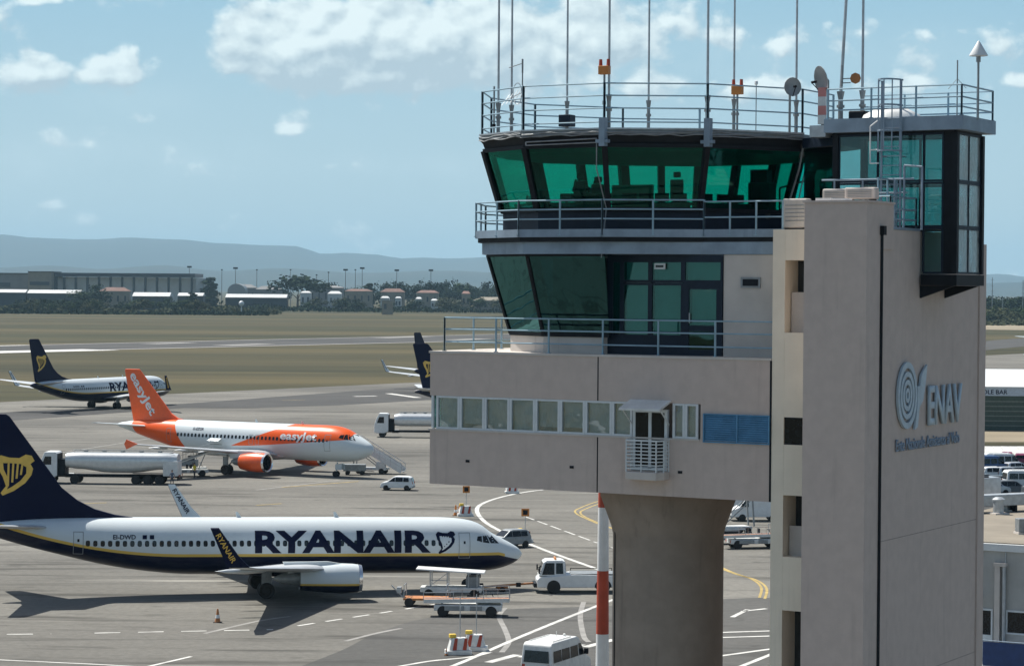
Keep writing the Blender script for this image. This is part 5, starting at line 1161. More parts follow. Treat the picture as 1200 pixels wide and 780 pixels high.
# belt loader in front of the nose
gp = G(548, 721)
def make_belt_loader(label, loc, rz, up=.02, deck='yellow', group='belt loaders'):
    t_ = thing('belt_loader', label, 'belt loader', loc, rz, group)
    m = MB(); m.box(-2.2, 2.3, -.85, .85, .42, .80); m.box(.6, 2.2, .1, .85, .80, 1.05); m.build('chassis', 'dirtywhite', t_, bevel=.04)
    a, b = Vector((-2.9, -.25, .98)), Vector((2.8, -.25, .98 + 5.7 * up))
    m = MB(); m.beam(a, b, .95, .16); m.build('conveyor_frame', 'dirtywhite', t_); m = MB(); m.beam(a + Vector((0, 0, .10)), b + Vector((0, 0, .10)), .72, .05); m.build('belt', 'orangebrown' if deck == 'dirtywhite' else 'black', t_)
    m = MB()
    for sd in (-.46, .46):
        p, q = a + Vector((0, sd, .12)), b + Vector((0, sd, .12)); m.beam(p, q, .05, .12)
    m.build('side_guard', deck, t_)
    m = MB(); p, q = a.lerp(b, .3) + Vector((0, .48, .12)), b + Vector((0, .48, .12)); m.path([p, p + Vector((0, 0, .55)), q + Vector((0, 0, .55)), q], .025)
    for k in range(1, 5): r_ = p.lerp(q, k / 5); m.tube(r_, r_ + Vector((0, 0, .55)), .02, n=5)
    m.build('handrail', 'steelgrey', t_)
    m = MB(); m.box(.7, 1.2, .35, .8, 1.05, 1.18); m.box(.62, .72, .35, .8, 1.1, 1.6); m.build('driver_seat', 'dark', t_, bevel=.03); m = MB(); m.tube((1.75, .55, 1.05), (1.55, .55, 1.5), .03); m.lathe([(.17, -.02), (.17, .02), (.13, .02), (.13, -.02)], (1.55, .55, 1.5), n=12, caps=False); m.build('steering_wheel', 'dark', t_)
    m = MB(); m.beam((1.2, -.25, .8), (2.0, -.25, .98 + 4.8 * up), .10); m.build('lift_arm', 'steelgrey', t_); m = MB(); m.beam((-1.6, -.25, .7), (-1.8, -.25, 1.0), .1); m.build('lift_arm', 'steelgrey', t_)
    m = MB(); p, q = a + Vector((0, -.48, .12)), b + Vector((0, -.48, .12)); m.path([p, p + Vector((0, 0, .5)), p.lerp(q, .35) + Vector((0, 0, .5)), p.lerp(q, .35)], .025); m.path([p.lerp(q, .7), p.lerp(q, .7) + Vector((0, 0, .9)), q + Vector((0, 0, .9)), q], .025); m.beam(p.lerp(q, .7) + Vector((0, 0, .45)), q + Vector((0, 0, .45)), .03); m.build('end_hoop', 'galv', t_)
    m = MB(); m.box(-1.5, -.2, -.95, -.86, .45, .78); m.box(.2, 1.0, -.95, -.86, .45, .78); m.build('side_locker', 'steelgrey', t_, bevel=.02); m = MB(); m.box(-.1, .15, .86, .98, .6, 1.3); m.build('control_box', 'dark', t_)
    for x in (-1.6, 1.6):
        for y in (-.78, .78): wheel(t_, x, y, .38, .24)
    lamps(t_, 2.3, -2.2, .62, .62)
    return t_
BL = make_belt_loader('white belt loader with flat orange brown belt below the nearest airliner nose', (gp.x, gp.y, 0), R(-2), deck='dirtywhite')
gp = G(497, 712)
t_ = thing('baggage_trailer', 'low trailer with dark wheels and a rusty deck left of the white belt loader', 'trailer', (gp.x, gp.y + 1.0, 0), R(-4))
m = MB(); m.box(-1.4, 1.6, -.75, .75, .48, .62); m.build('deck', 'orangebrown', t_); m = MB()
for x in (-1.35, 1.55): m.path([(x, -.7, .6), (x, -.7, 1.5), (x, .7, 1.5), (x, .7, .6)], .03); m.path([(x, -.7, 1.05), (x, .7, 1.05)], .025)
m.build('end_rail', 'galv', t_); m = MB(); m.tube((-1.4, 0, .5), (-2.3, 0, 1.4), .04); m.box(-1.9, -1.6, -.3, .3, .9, 1.3); m.build('drawbar', 'galv', t_)
for x in (-1.0, 1.1):
    for y in (-.68, .68): wheel(t_, x, y, .32, .2)
gp = G(548, 701)
t_ = thing('ground_power_cart', 'white canopied service cart under the chin of the nearest airliner', 'service cart', (gp.x - 1.0, gp.y + .6, 0), R(-3))
m = MB(); m.box(-2.3, 2.0, -.8, .8, .45, .80); m.build('chassis', 'dirtywhite', t_, bevel=.03); m = MB(); m.add([(-2.6, -.9, 2.02), (2.2, -.9, 1.78), (2.2, .9, 1.78), (-2.6, .9, 2.02), (-2.6, -.9, 2.10), (2.2, -.9, 1.86), (2.2, .9, 1.86), (-2.6, .9, 2.10)], [(0, 1, 2, 3), (4, 5, 6, 7), (0, 1, 5, 4), (1, 2, 6, 5), (2, 3, 7, 6), (3, 0, 4, 7)]); m.build('canopy', 'white', t_)
m = MB()
for x in (-1.6, -.4, 1.1, 1.7):
    for y in (-.75, .75): m.tube((x, y, .8), (x, y, 1.95 - x * .05), .04)
m.beam((-1.6, -.75, 1.3), (-.4, -.75, 1.3), .05); m.beam((-1.6, -.75, .9), (-.4, -.75, 1.8), .04); m.build('frame', 'galv', t_); m = MB(); m.box(.9, 1.8, -.6, .6, .8, 1.55); m.build('motor_box', 'steelgrey', t_, bevel=.04)
for x in (-1.7, 1.5):
    for y in (-.72, .72): wheel(t_, x, y, .34, .22)
# stand markers
def make_marker(label, loc, rz, sign=True, h=2.9, tall=False):
    t_ = thing('stand_marker', label, 'marker block', loc, rz, 'concrete marker blocks on the apron')
    m = MB(); m.prism([(-.75, -.5), (.75, -.5), (.75, .5), (-.75, .5)], 0, .28); m.prism([(-.62, -.40), (.62, -.40), (.62, .40), (-.62, .40)], .281, 1.0, poly2=[(-.45, -.25), (.45, -.25), (.45, .25), (-.45, .25)]); m.build('block', 'dirtywhite', t_, bevel=.04)
    m = MB()
    for x in (-.42, .18): m.add([(x, -.405 + .0, .30), (x + .24, -.405, .30), (x + .34, -.255, .98), (x + .16, -.255, .98)], [(0, 1, 2, 3)])
    for v in range(len(m.v)): m.v[v] = (m.v[v][0], m.v[v][1] - .012, m.v[v][2])
    m.build('stripe', 'red', t_)
    m = MB(); m.tube((.1, 0, 1.0), (.1, 0, h), .03); m.build('post', 'galv', t_)
    if sign:
        m = MB(); m.box(-.24, .44, -.03, .03, h - .66, h); sgn = m.build('sign', 'orange', t_); m = MB(); m.box(-.10, .30, -.036, -.03, h - .52, h - .12); m.build('sign_field', 'dark', sgn)
    m = MB(); m.box(-.55, -.15, -.18, .18, 1.0, 1.22); m.build('lamp', 'yellow', t_, bevel=.03); return t_
gp = G(545, 604.5); make_marker('concrete marker block with a small orange sign, farthest left by the curved white line', (gp.x, gp.y, 0), R(10))
gp = G(614, 635); make_marker('concrete marker block with a dark sign beside the silver parked car', (gp.x, gp.y, 0), R(5))
gp = G(537, 766); make_marker('nearer striped marker block with yellow lamp and thin pole by the zebra lines', (gp.x, gp.y, 0), R(12), sign=False, h=3.4)
gp = G(556, 763); make_marker('striped marker block standing right behind the one with the yellow lamp', (gp.x, gp.y + .4, 0), R(-8), sign=False, h=3.4)
gp = G(600, 578); make_marker('marker block far off, just under the lower edge of the office block', (gp.x, gp.y, 0), R(4), sign=False, h=1.3)
def cone(label, loc, m_='orange', s=1.0):
    t_ = thing('traffic_cone', label, 'traffic cone', loc, 0, 'cones on the apron')
    m = MB(); m.lathe([(.20 * s, .04), (.14 * s, .3 * s), (.05 * s, .9 * s), (0, .9 * s)], n=12); c = m.build('cone', m_, t_, smooth=50); m = MB(); m.box(-.26 * s, .26 * s, -.26 * s, .26 * s, 0, .05); m.build('base', 'black', t_)
    m = MB(); m.lathe([(.152 * s, .30 * s), (.112 * s, .52 * s), (.095 * s, .52 * s), (.13 * s, .30 * s)], n=12, caps=False); m.build('band', 'white', c)
for px, py, lb in ((534, 604, 'orange cone left of the farthest signed marker block'), (538.5, 603, 'second orange cone close beside the farthest signed marker block'), (594, 577.5, 'orange cone by the marker block under the office block')):
    gp = G(px, py); cone(lb, (gp.x, gp.y, 0), s=1.15)
gp = G(255, 729); cone('lone dark cone on the bare apron below the nearest wing', (gp.x, gp.y, 0), 'orangebrown', 1.0)
gp = G(523, 768); cone('small red brown cone left of the yellow lamp marker block', (gp.x, gp.y, 0), 'orangebrown', .5)

# tank lorries
def make_tanker(label, loc, rz, L, artic):
    t_ = thing('fuel_tanker', label, 'tank lorry', loc, rz, 'fuel tankers on the apron'); f = L / 2; r_ = -L / 2
    hw = lambda x, z: 1.22
    shell([(f - 2.1, .9), (f - 2.1, 3.3), (f - 1.9, 3.5), (f - .7, 3.5), (f - .25, 2.5), (f - .02, 1.9), (f, .75), (f - .3, .6), (f - 1.5, .6)], hw, 'white', 'cab', t_, .08)
    side_panes(t_, [[(f - 1.45, 2.1), (f - .42, 2.1), (f - .75, 3.0), (f - 1.45, 3.0)]], hw, name='cab_window'); cross_pane(t_, (f - .16, 2.1), (f - .58, 3.2), hw, 'windscreen', push=(.03, 0, .01)); lamps(t_, f, r_, .95, 1.0)
    m = MB(); m.box(f - 2.15, f - 2.10, -1.15, 1.15, .9, 3.3); m.box(f - 2.9, f - 2.15, -.9, .9, 1.0, 2.7); m.build('cab_back', 'dark', t_)
    tx0, tx1 = r_ + .25, f - 2.95; n = 24; rings = []; cy = 2.55
    bot = lambda x: 1.02 if (tx0 + .24 * L < x < tx1 - .22 * L and artic) else .80
    for k in range(13):
        x = tx0 + (tx1 - tx0) * k / 12; e = .86 if k in (0, 12) else 1.0; u = (x - tx0) / (tx1 - tx0)
        dn = .95 + (.40 * min(1, max(0, (u - .18) / .2)) * min(1, max(0, (.86 - u) / .22)) if artic else 0)
        rings.append([(x, 1.22 * e * math.copysign(abs(math.cos(a)) ** .8, math.cos(a)), cy + (.92 if math.sin(a) > 0 else dn) * e * math.copysign(abs(math.sin(a)) ** .8, math.sin(a))) for a in [2 * math.pi * i / n for i in range(n)]])
    m = MB(); m.loft(rings); tk = m.build('tank', 'tanklight', t_, smooth=50)
    m = MB(); m.box(tx0 + .6, tx1 - .8, -.3, .3, cy + .90, cy + .96)
    for k in range(5):
        x = tx0 + (tx1 - tx0) * (k + 1) / 6; m.tube((x, 0, cy + .9), (x, 0, cy + 1.06), .26, n=12)
    for sd in (-.55, .55): m.tube((tx0 + .5, sd, cy + 1.12), (tx1 - .6, sd, cy + 1.12), .03)
    m.build('catwalk', 'steelgrey', tk)
    m = MB(); m.box(tx0 - .12, tx0 + 1.5, -1.24, 1.24, .95, 2.6); m.build('pump_cabinet', 'dirtywhite', t_, bevel=.05); m = MB(); m.box(tx0 + .2, tx0 + .9, -1.26, -1.23, 1.3, 2.1); m.build('hatch', 'steelgrey', t_)
    m = MB(); m.box(r_ + .1, f - .6, -.45, .45, .72, 1.02); m.box(r_ + .05, r_ + .2, -1.2, 1.2, .5, .75); m.build('chassis', 'dark', t_)
    ax = ([f - 1.2, f - 4.0, r_ + 2.2, r_ + 3.5, r_ + 4.8] if artic else [f - 1.2, r_ + 1.9, r_ + 3.2])
    for x in ax:
        for y in (-1.05, 1.05): wheel(t_, x, y, .50, .32)
    m = MB()
    for sd in (-1, 1):
        x0 = (r_ + 1.5, r_ + 5.5) if artic else (r_ + 1.2, r_ + 3.9); m.box(x0[0], x0[1], sd * .9 - .28, sd * .9 + .28, 1.06, 1.12)
    m.build('mudguard', 'dark', t_); m = MB(); m.tube((f - 2.5, -1.0, .8), (f - 3.5, -1.0, .8), .26, n=12); m.build('fuel_tank', 'galv', t_)
    return t_
gp = G(128, 567); make_tanker('long white articulated fuel tanker with three rear axles behind the nearest fin', (gp.x, gp.y + 1.0, 0), R(177), 15.6, True)
gp = G(477, 512.5); make_tanker('shorter white fuel tanker at the office block corner, cut off by the tower', (gp.x + 1.2, gp.y + 1, 0), R(179), 12.0, False)
gp = G(201.5, 569); person('ground worker in dark clothes standing at the rear of the long tanker', (gp.x, gp.y, 0), R(30), group='ground workers')
gp = G(228, 560); person('ground worker in a yellow vest standing under the orange airliner wing by the belt loader', (gp.x, gp.y, 0), R(-40), top='vest', group='ground workers')
# loading gear of the orange airliner
gp = G(226, 559)
bl = make_belt_loader('dark belt loader raised to the rear hold of the orange airliner', (gp.x - .8, gp.y + 1.5, 0), R(14), up=.34, deck='steelgrey')
gp = G(222, 552); t_ = thing('baggage_tractor', 'dark baggage tractor parked behind the raised belt loader', 'baggage tractor', (gp.x - 1, gp.y + 4, 0), R(170))
shell([(-1.4, .35), (-1.4, 1.1), (-.2, 1.1), (.1, .95), (1.4, .9), (1.45, .35)], lambda x, z: .7, 'steelgrey', 'body', t_, .05); m = MB(); m.box(-1.0, -.4, -.5, .5, 1.1, 1.6); m.build('seat', 'dark', t_, bevel=.03); m = MB(); m.box(-1.2, .2, -.65, .65, 2.0, 2.06)
for x in (-1.15, .15):
    for y in (-.62, .62): m.tube((x, y, 1.0), (x, y, 2.0), .03)
m.build('canopy', 'dark', t_)
for x in (-1.0, 1.0):
    for y in (-.62, .62): wheel(t_, x, y, .32, .2)
def make_stairs(label, loc, rz, H=3.3, group='passenger stairs'):
    t_ = thing('passenger_stairs', label, 'passenger stairs', loc, rz, group); Ls = H * 1.65
    m = MB(); m.box(-1.3, 2.4, -.85, .85, .45, .72); m.build('chassis', 'dirtywhite', t_, bevel=.03)
    m = MB(); n = int(H / .2)
    for k in range(n): x = -1.1 + Ls * (1 - k / n); z = .35 + (H - .35) * k / n; m.box(x - .16, x + .16, -.7, .7, z, z + .05)
    m.build('steps', 'galv', t_); a, b = Vector((-1.1 + Ls, 0, .30)), Vector((-1.0, 0, H)); m = MB()
    for sd in (-.74, .74): m.beam(a + Vector((0, sd, .12)), b + Vector((0, sd, .12)), .06, .62)
    m.build('stringer', 'white', t_); m = MB(); m.box(-2.3, -.95, -.78, .78, H - .06, H + .04); m.build('platform', 'galv', t_)
    m = MB()
    for sd in (-.76, .76):
        A, B, C = a + Vector((0, sd, .95)), b + Vector((0, sd, 1.05)), Vector((-2.25, sd, H + 1.05)); m.path([a + Vector((0, sd, .2)), A, B, C, C - Vector((0, 0, 1))], .035)
        m.path([a + Vector((0, sd, .5)), b + Vector((0, sd, .55)), C - Vector((0, 0, .5))], .025)
        for k in range(1, 8): p = a.lerp(b, k / 8) + Vector((0, sd, 0)); m.tube(p, p + Vector((0, 0, 1.0)), .02, n=5)
    m.build('handrail', 'galv', t_); m = MB(); 
    for sd in (-.6, .6): m.beam((-1.6, sd, .7), (-1.4, sd, H - .1), .12); m.beam((1.6, sd, .7), (-1.2, sd, H - .6), .08)
    m.build('support', 'steelgrey', t_)
    for x in (-.9, 1.9):
        for y in (-.78, .78): wheel(t_, x, y, .34, .22)
    m = MB(); m.box(1.2, 2.3, -.84, -.2, .72, 1.4); m.build('motor_box', 'dirtywhite', t_, bevel=.04)
    return t_
gp = G(432, 557); make_stairs('white passenger stairs at the front door of the orange airliner', (gp.x - .3, gp.y + 3.5, 0), R(-14), 3.3)
gp = G(462, 556); t_ = thing('generator_cart', 'low dark ground power unit under the nose of the orange airliner', 'power cart', (gp.x - 4.5, gp.y - .5, 0), R(0))
m = MB(); m.box(-1.4, 1.2, -.6, .6, .45, 1.25); m.build('body', 'steelgrey', t_, bevel=.05); m = MB(); m.tube((1.2, 0, .5), (2.2, 0, .4), .04); m.build('drawbar', 'dark', t_)
for x in (-.9, .8):
    for y in (-.55, .55): wheel(t_, x, y, .26, .16)
# gear seen between the column and the stair shaft
gp = G(857, 628); make_stairs('pale passenger stairs seen between the column and the stair shaft', (gp.x + .5, gp.y + 2, 0), R(200), 3.6)
gp = G(884, 643); bl2 = copy_thing(BL, (gp.x, gp.y + 1, 0), R(12), 'white belt loader seen between the column and the stair shaft', 'belt loaders')
gp = G(853, 637); t_ = thing('baggage_cart', 'dark low baggage cart beside the belt loader behind the column', 'baggage cart', (gp.x, gp.y, 0), R(8))
m = MB(); m.box(-1.5, 1.5, -.7, .7, .4, .5); m.build('deck', 'steelgrey', t_); m = MB(); m.box(-1.2, 1.1, -.55, .55, .5, 1.15); m.build('luggage', 'dark', t_, bevel=.12); m = MB(); m.tube((1.5, 0, .45), (2.4, 0, .4), .04); m.build('drawbar', 'dark', t_)
for x in (-1.1, 1.1):
    for y in (-.62, .62): wheel(t_, x, y, .22, .14)
gp = G(888, 612); make_van('white van parked beyond the gear between column and shaft', (gp.x, gp.y + 2, 0), R(185), 'white', 5.0, 2.3, False, 'vans at the stands')
# ------------------------------------------------------------------ right of the tower: service building, car park, hangar
def mould(name, label, cat, loc, rz=0, group=None): return thing(name, label, cat, loc, rz, group)
e0, e1 = AT(1120, 634, 122), AT(1290, 642, 118.5)
RB = mould('service_building', 'grey service building with flat beige roof at the lower right edge', 'building', (e0.x, e0.y, 0), math.atan2(e1.y - e0.y, e1.x - e0.x)); zr = e0.z
WB = RB.matrix_basis.inverted() if False else (Matrix.Translation((e0.x, e0.y, 0)) @ Matrix.Rotation(math.atan2(e1.y - e0.y, e1.x - e0.x), 4, 'Z')).inverted()
def RP(px, py): 
    d = ray(px, py); o2 = WB @ EYE; d2 = WB.to_3x3() @ d; q = o2 + d2 * (-o2.y / d2.y); return q
m = MB(); m.box(-4, 14, 0, 26, 0, zr - .35); m.build('wall', mat('service_wall', (.40, .40, .38), .9, 0, .1, .6, .4), RB)
m = MB(); m.box(-4.1, 14.1, -.14, 26, zr - .35, zr); m.build('cornice', 'white', RB); m = MB(); m.box(-4, 14, .12, 25.8, zr + .002, zr + .06); m.build('roof', 'roofgravel', RB)
m = MB(); m.box(-4, 14, 24.5, 25.9, zr + .06, zr + .9); m.build('parapet', 'steelgrey', RB)
def rwin(x0, y0, x1, y1, nm='window'):
    a, b = RP(x0, y0), RP(x1, y1); m = MB(); w = .09; X0, X1, Z0, Z1 = a.x, b.x, b.z, a.z
    m.box(X0, X0 + w, -.05, .03, Z0, Z1); m.box(X1 - w, X1, -.05, .03, Z0, Z1); m.box(X0 + w, X1 - w, -.048, .03, Z0, Z0 + w); m.box(X0 + w, X1 - w, -.048, .03, Z1 - w, Z1); f = m.build(nm, 'frame', RB)
    m = MB(); m.box(X0 + w, X1 - w, -.03, -.02, Z0 + w, Z1 - w); m.build('pane', 'glassdark', f)
    return f
rwin(1179, 714, 1215, 745); rwin(1230, 716, 1260, 746); f = rwin(1135, 711, 1163, 771, 'door'); a, b = RP(1144, 742), RP(1157, 769); m = MB(); m.box(a.x - .4, b.x + .2, -.044, -.03, b.z, a.z); m.build('lower_panel', 'frame', f)
a = RP(1174, 660); m = MB(); m.box(a.x - .28, a.x - .02, -.28, 0, 0, a.z); m.box(a.x - .34, a.x + .30, -.32, 0, a.z - .12, a.z + .05); m.build('duct', 'offwall', RB); m = MB(); m.tube((a.x + .17, -.16, 0), (a.x + .17, -.16, a.z - .1), .09, n=10); m.tube((a.x + .2, -.05, a.z), (a.x + .2, -.05, zr - .4), .03); m.build('downpipe', 'galv', RB)
a = RP(1148, 697); m = MB(); m.lathe([(.24, 0), (.08, .3), (0, .32)], (a.x, -.3, a.z - .15), n=12); m.beam((a.x, -.3, a.z + .15), (a.x, 0, a.z + .25), .04); m.tube((a.x, -.02, a.z + .2), (a.x, -.02, zr - .8), .015, n=5); m.build('wall_lamp', 'dark', RB)
a = RP(1162, 745); m = MB(); m.box(-4, 14, -1.6, -.06, a.z - 2.2, a.z - 1.25); m.build('balcony_slab', 'white', RB)
m = MB(); m.box(a.x + .05, 14, -1.58, -1.54, a.z - 1.24, a.z - .05); m.build('balcony_panel', mat('deep_blue', (.02, .05, .16), .5), RB); m = MB()
for z in (-.05, -.45, -.85): m.tube((-4, -1.56, a.z + z), (a.x + .05, -1.56, a.z + z), .025)
for k in range(5): m.tube((-4 + k * 1.3, -1.56, a.z - 1.3), (-4 + k * 1.3, -1.56, a.z - .02), .03)
m.tube((a.x, -1.56, a.z), (14, -1.56, a.z), .03); m.build('balcony_rail', 'bluegrey', RB)
RBm = WB.inverted()
def roof_at(px, py): return G(px, py, zr + .06)
for (px, py), lb in (((1170, 602), 'nearer round topped vent cylinder on the beige roof'), ((1177, 598), 'vent cylinder just behind the nearer one on the beige roof')):
    p = roof_at(px, py); t_ = mould('roof_vent', lb, 'roof vent', (p.x, p.y, p.z), R(20), 'vents on the beige roof')
    m = MB(); m.lathe([(.30, 0), (.30, .72), (.36, .74), (.36, .84), (.2, .95), (0, .97)], n=16); m.build('cylinder', 'galv', t_, smooth=40); m = MB(); m.box(-.45, .45, -.45, .45, 0, .08); m.build('base', 'offwall', t_)
p = roof_at(1152, 600); t_ = mould('roof_duct', 'long grey ventilation duct running across the back of the beige roof', 'duct', (p.x, p.y, p.z), R(28))
m = MB(); m.box(-4, 12, -.4, .4, .35, 1.0); m.build('duct', 'galv', t_, bevel=.04)
for k in range(6): m = MB(); m.box(-3.6 + k * 2.8, -3.5 + k * 2.8, -.45, .45, 0, .35); m.build('foot', 'dark', t_)
p = roof_at(1160, 584); t_ = mould('cooling_unit', 'grey box cooling unit beside the duct on the beige roof', 'cooling unit', (p.x - .5, p.y, p.z), R(25))
m = MB(); m.box(-1.0, 1.0, -.6, .6, .15, 1.3); m.build('casing', 'silver', t_, bevel=.04); m = MB(); m.lathe([(0, 1.305), (.42, 1.305), (.44, 1.36), (0, 1.37)], n=16); m.build('fan', 'dark', t_)
p = roof_at(1198, 625); t_ = mould('roof_box', 'small dark box on the beige roof at the right picture edge', 'roof box', (p.x + .1, p.y, p.z), R(10)); m = MB(); m.box(-.4, .4, -.3, .3, .1, .8); m.build('box', 'steelgrey', t_, bevel=.03); m = MB(); m.box(-.45, .45, -.35, .35, 0, .1); m.build('plinth', 'offwall', t_)
# car park
PK = px_sheet('parking_lot', [(1100, 600), (1330, 610), (1330, 521), (1100, 519.5)], .03, 'asphalt')
pk = MB()
for k in range(14):
    x = 1120 + k * 9.5; stripe(pk, [G(x, 523), G(x + 13, 541)], 1.1, .045)
tag(pk.build('bay_marking', 'paint'), kind='structure')
px_sheet('verge', [(1080, 518), (1400, 519), (1400, 523.5), (1080, 522)], .05, 'field'); px_sheet('forecourt', [(1080, 501), (1400, 503), (1400, 518.5), (1080, 517.5)], .04, 'tan')
CARS = [(1158, 556, 'van', 'bluevan', 'blue and white van in the car park right of the tower', 12), (1175, 553, 'van', 'white', 'tall white van beside the blue van in the car park', 8), (1192, 556, 'car', 'silver', 'silver car at the right picture edge of the car park', 20),
        (1156, 571, 'car', 'greycar', 'dark car in the nearer row, close to the tower wall', 4), (1174, 573, 'car', 'greycar', 'dark grey car in the nearer row under the white van', 8), (1191, 568, 'car', 'silver', 'silver car in the nearer row at the picture edge', 6), (1164, 579, 'car', 'silver', 'pale car partly hidden behind the roof parapet', 4),
        (1180, 543, 'car', 'maroon', 'small maroon car under the hatched bays', 80), (1196, 545, 'car', 'maroon', 'second maroon car at the right edge under the hatched bays', 80),
        (1152, 549, 'car', 'silver', 'silver car tucked against the tower edge under the hatched bays', 75), (1168, 562, 'car', 'white', 'white car between the two vans and the nearer row', 5), (1184, 562, 'car', 'silver', 'silver car just below the tall white van', 10), (1199, 562, 'car', 'greycar', 'dark car cut by the picture edge in the middle row', 8), (1203, 575, 'van', 'white', 'white van cut by the picture edge in the nearer row', 6), (1186, 579, 'car', 'greycar', 'dark car half hidden by the long roof duct', 3), (1152, 583, 'car', 'bluevan', 'blue car low down beside the tower wall', 5)]
for px, py, kd, pt, lb, az in CARS:
    gp = G(px, py)
    if kd == 'van': make_van(lb, (gp.x, gp.y, 0), R(az), pt, 5.0, 2.3, True, 'cars in the car park')
    else: make_hatchback(lb, (gp.x, gp.y, 0), R(az), pt, 'cars in the car park')
# white roofed hangar with lettering band
gp = G(1130, 504); gq = G(1330, 506); hd_ = math.atan2(gq.y - gp.y, gq.x - gp.x)
HG = mould('hangar', 'low dark green slatted hall with white roof and blue lettered band at the right edge', 'hall', (gp.x, gp.y, 0), hd_); hm_ = AT(1150, 443, gp.y).z
zt = AT(1160, 463.5, gp.y).z; z2 = AT(1160, 453.5, gp.y).z
m = MB(); m.box(-3, 30, .3, 22, 0, zt); m.build('wall', 'greenslat', HG)
m = MB()
for k in range(6): z = .7 + k * (zt - .9) / 6; m.box(-3, 30, .22, .3, z, z + .16)
m.build('slats', mat('slat_edge', (.16, .19, .17), .7), HG); m = MB(); m.box(-3, 30, -.05, .35, zt, z2); m.build('sign_band', mat('band_paint', (.42, .50, .60), .6), HG)
m = MB(); m.add([(-3.2, -.3, z2), (30, -.3, z2), (30, 24, hm_ + .6), (-3.2, 24, hm_ + .6), (-3.2, -.3, z2 + .12), (30, -.3, z2 + .12), (30, 24, hm_ + .72), (-3.2, 24, hm_ + .72)], [(0, 1, 2, 3), (4, 5, 6, 7), (0, 1, 5, 4), (1, 2, 6, 5), (2, 3, 7, 6), (3, 0, 4, 7)]); m.build('roof', 'white', HG)
m = MB()
for x in (1.4, 2.3, 9.5, 17): m.box(x, x + .28, -.02, .24, 0, zt)
m.build('post', 'letter', HG)
bm = text_mb('SINGOLE BAR', 1.0, .02); bm_object(bm, 'lettering', 'navy', HG, lambda x, y: (.5 + x * 1.0, -.07, zt + .28 + y * .95))
# chain of far masts beyond the right field
# ------------------------------------------------------------------ trees
def make_tree(h, w, kind, seed, leafm, label, loc, group):
    rd = random.Random(seed); t_ = thing('tree', label, 'tree', loc, rd.uniform(0, 6), group)
    th = h * (.30 if kind != 'cypress' else .08)
    m = MB(); m.tube((0, 0, -.2), (0, 0, th + .15 * h), .03 * h ** .9, .012 * h, 7)
    for k in range(5): a = rd.uniform(0, 6.28); m.tube((0, 0, th * rd.uniform(.8, 1.2)), (math.cos(a) * w * .3, math.sin(a) * w * .3, h * rd.uniform(.5, .7)), .010 * h, .004 * h, 5)
    m.build('trunk', 'bark', t_); m = MB(); cl = []
    nc = 16 if kind != 'cypress' else 10
    for k in range(nc):
        if kind == 'round': a = rd.uniform(0, 6.28); q = rd.uniform(.1, .78); c = Vector((math.cos(a) * w / 2 * q, math.sin(a) * w / 2 * q, th + (h - th) * rd.uniform(.18, .86) * (1 - .25 * q))); r_ = w * rd.uniform(.12, .25)
        elif kind == 'pine': a = rd.uniform(0, 6.28); q = rd.uniform(.1, .8); c = Vector((math.cos(a) * w / 2 * q, math.sin(a) * w / 2 * q, h * (.62 + .25 * (1 - q) + rd.uniform(-.06, .06)))); r_ = w * rd.uniform(.13, .22)
        else: z = h * (.1 + .85 * k / nc); c = Vector((rd.uniform(-.1, .1) * w, rd.uniform(-.1, .1) * w, z)); r_ = w * .42 * (1 - .75 * k / nc)
        cl.append((c, r_))
    for c, r_ in cl:
        for k in range(46):
            d = Vector((rd.gauss(0, 1), rd.gauss(0, 1), rd.gauss(0, 1) * .8)).normalized() * r_ * rd.uniform(.55, 1.1); p = c + d; s = h * rd.uniform(.022, .05)
            n = (d.normalized() + Vector((rd.uniform(-.7, .7), rd.uniform(-.7, .7), rd.uniform(-.3, .9)))).normalized(); a = n.orthogonal().normalized(); b = n.cross(a)
            m.add([p + a * s, p + b * s, p - a * s, p - b * s], [(0, 1, 2, 3)])
    m.build('crown', leafm, t_); return t_
FAR = 2500
def far_pt(px, Y=FAR): return (px - 600) / FPX * Y
P_ = {}
def plant(kind, px, top, Y, leafm, label, group, wr=1.0):
    h = max(3.0, AT(px, top, Y).z); key = (kind, leafm, random.randrange(3)); w = {'round': 1.05, 'pine': 1.05, 'cypress': .32}[kind]
    loc = (AT(px, top, Y).x, Y, 0)
    if key not in P_:
        P_[key] = make_tree(10, 10 * w, kind, len(P_) + 3, leafm, label, loc, group); o = P_[key]; o['label'] = label; o['group'] = group
    else: o = copy_thing(P_[key], loc, random.uniform(0, 6), label, group)
    o.scale = (h / 10 * wr, h / 10 * wr, h / 10); return o
plant('pine', 349, 323.5, 2350, 'leafdark', 'big dark rounded pine standing above the roofs left of centre', 'notable far trees', 1.9)
plant('cypress', 245, 321.5, 2420, 'leafdark', 'dark pointed tree at the right end of the colonnaded hall', 'notable far trees', 2.6)
plant('cypress', 225, 340, 2050, 'leafdark', 'dark bushy tree before the right part of the colonnaded hall', 'notable far trees', 2.4)
plant('round', 112, 333, 2150, 'leafdark', 'dark tree left of the tiled house in front of the colonnade', 'notable far trees', 1.3)
plant('round', 93, 340, 2150, 'leaf', 'light green tree in front of the colonnade left part', 'notable far trees', 1.5)
plant('cypress', 432, 329, 2500, 'leafdark', 'small pointed conifer in the middle of the skyline', 'notable far trees', 2.2)
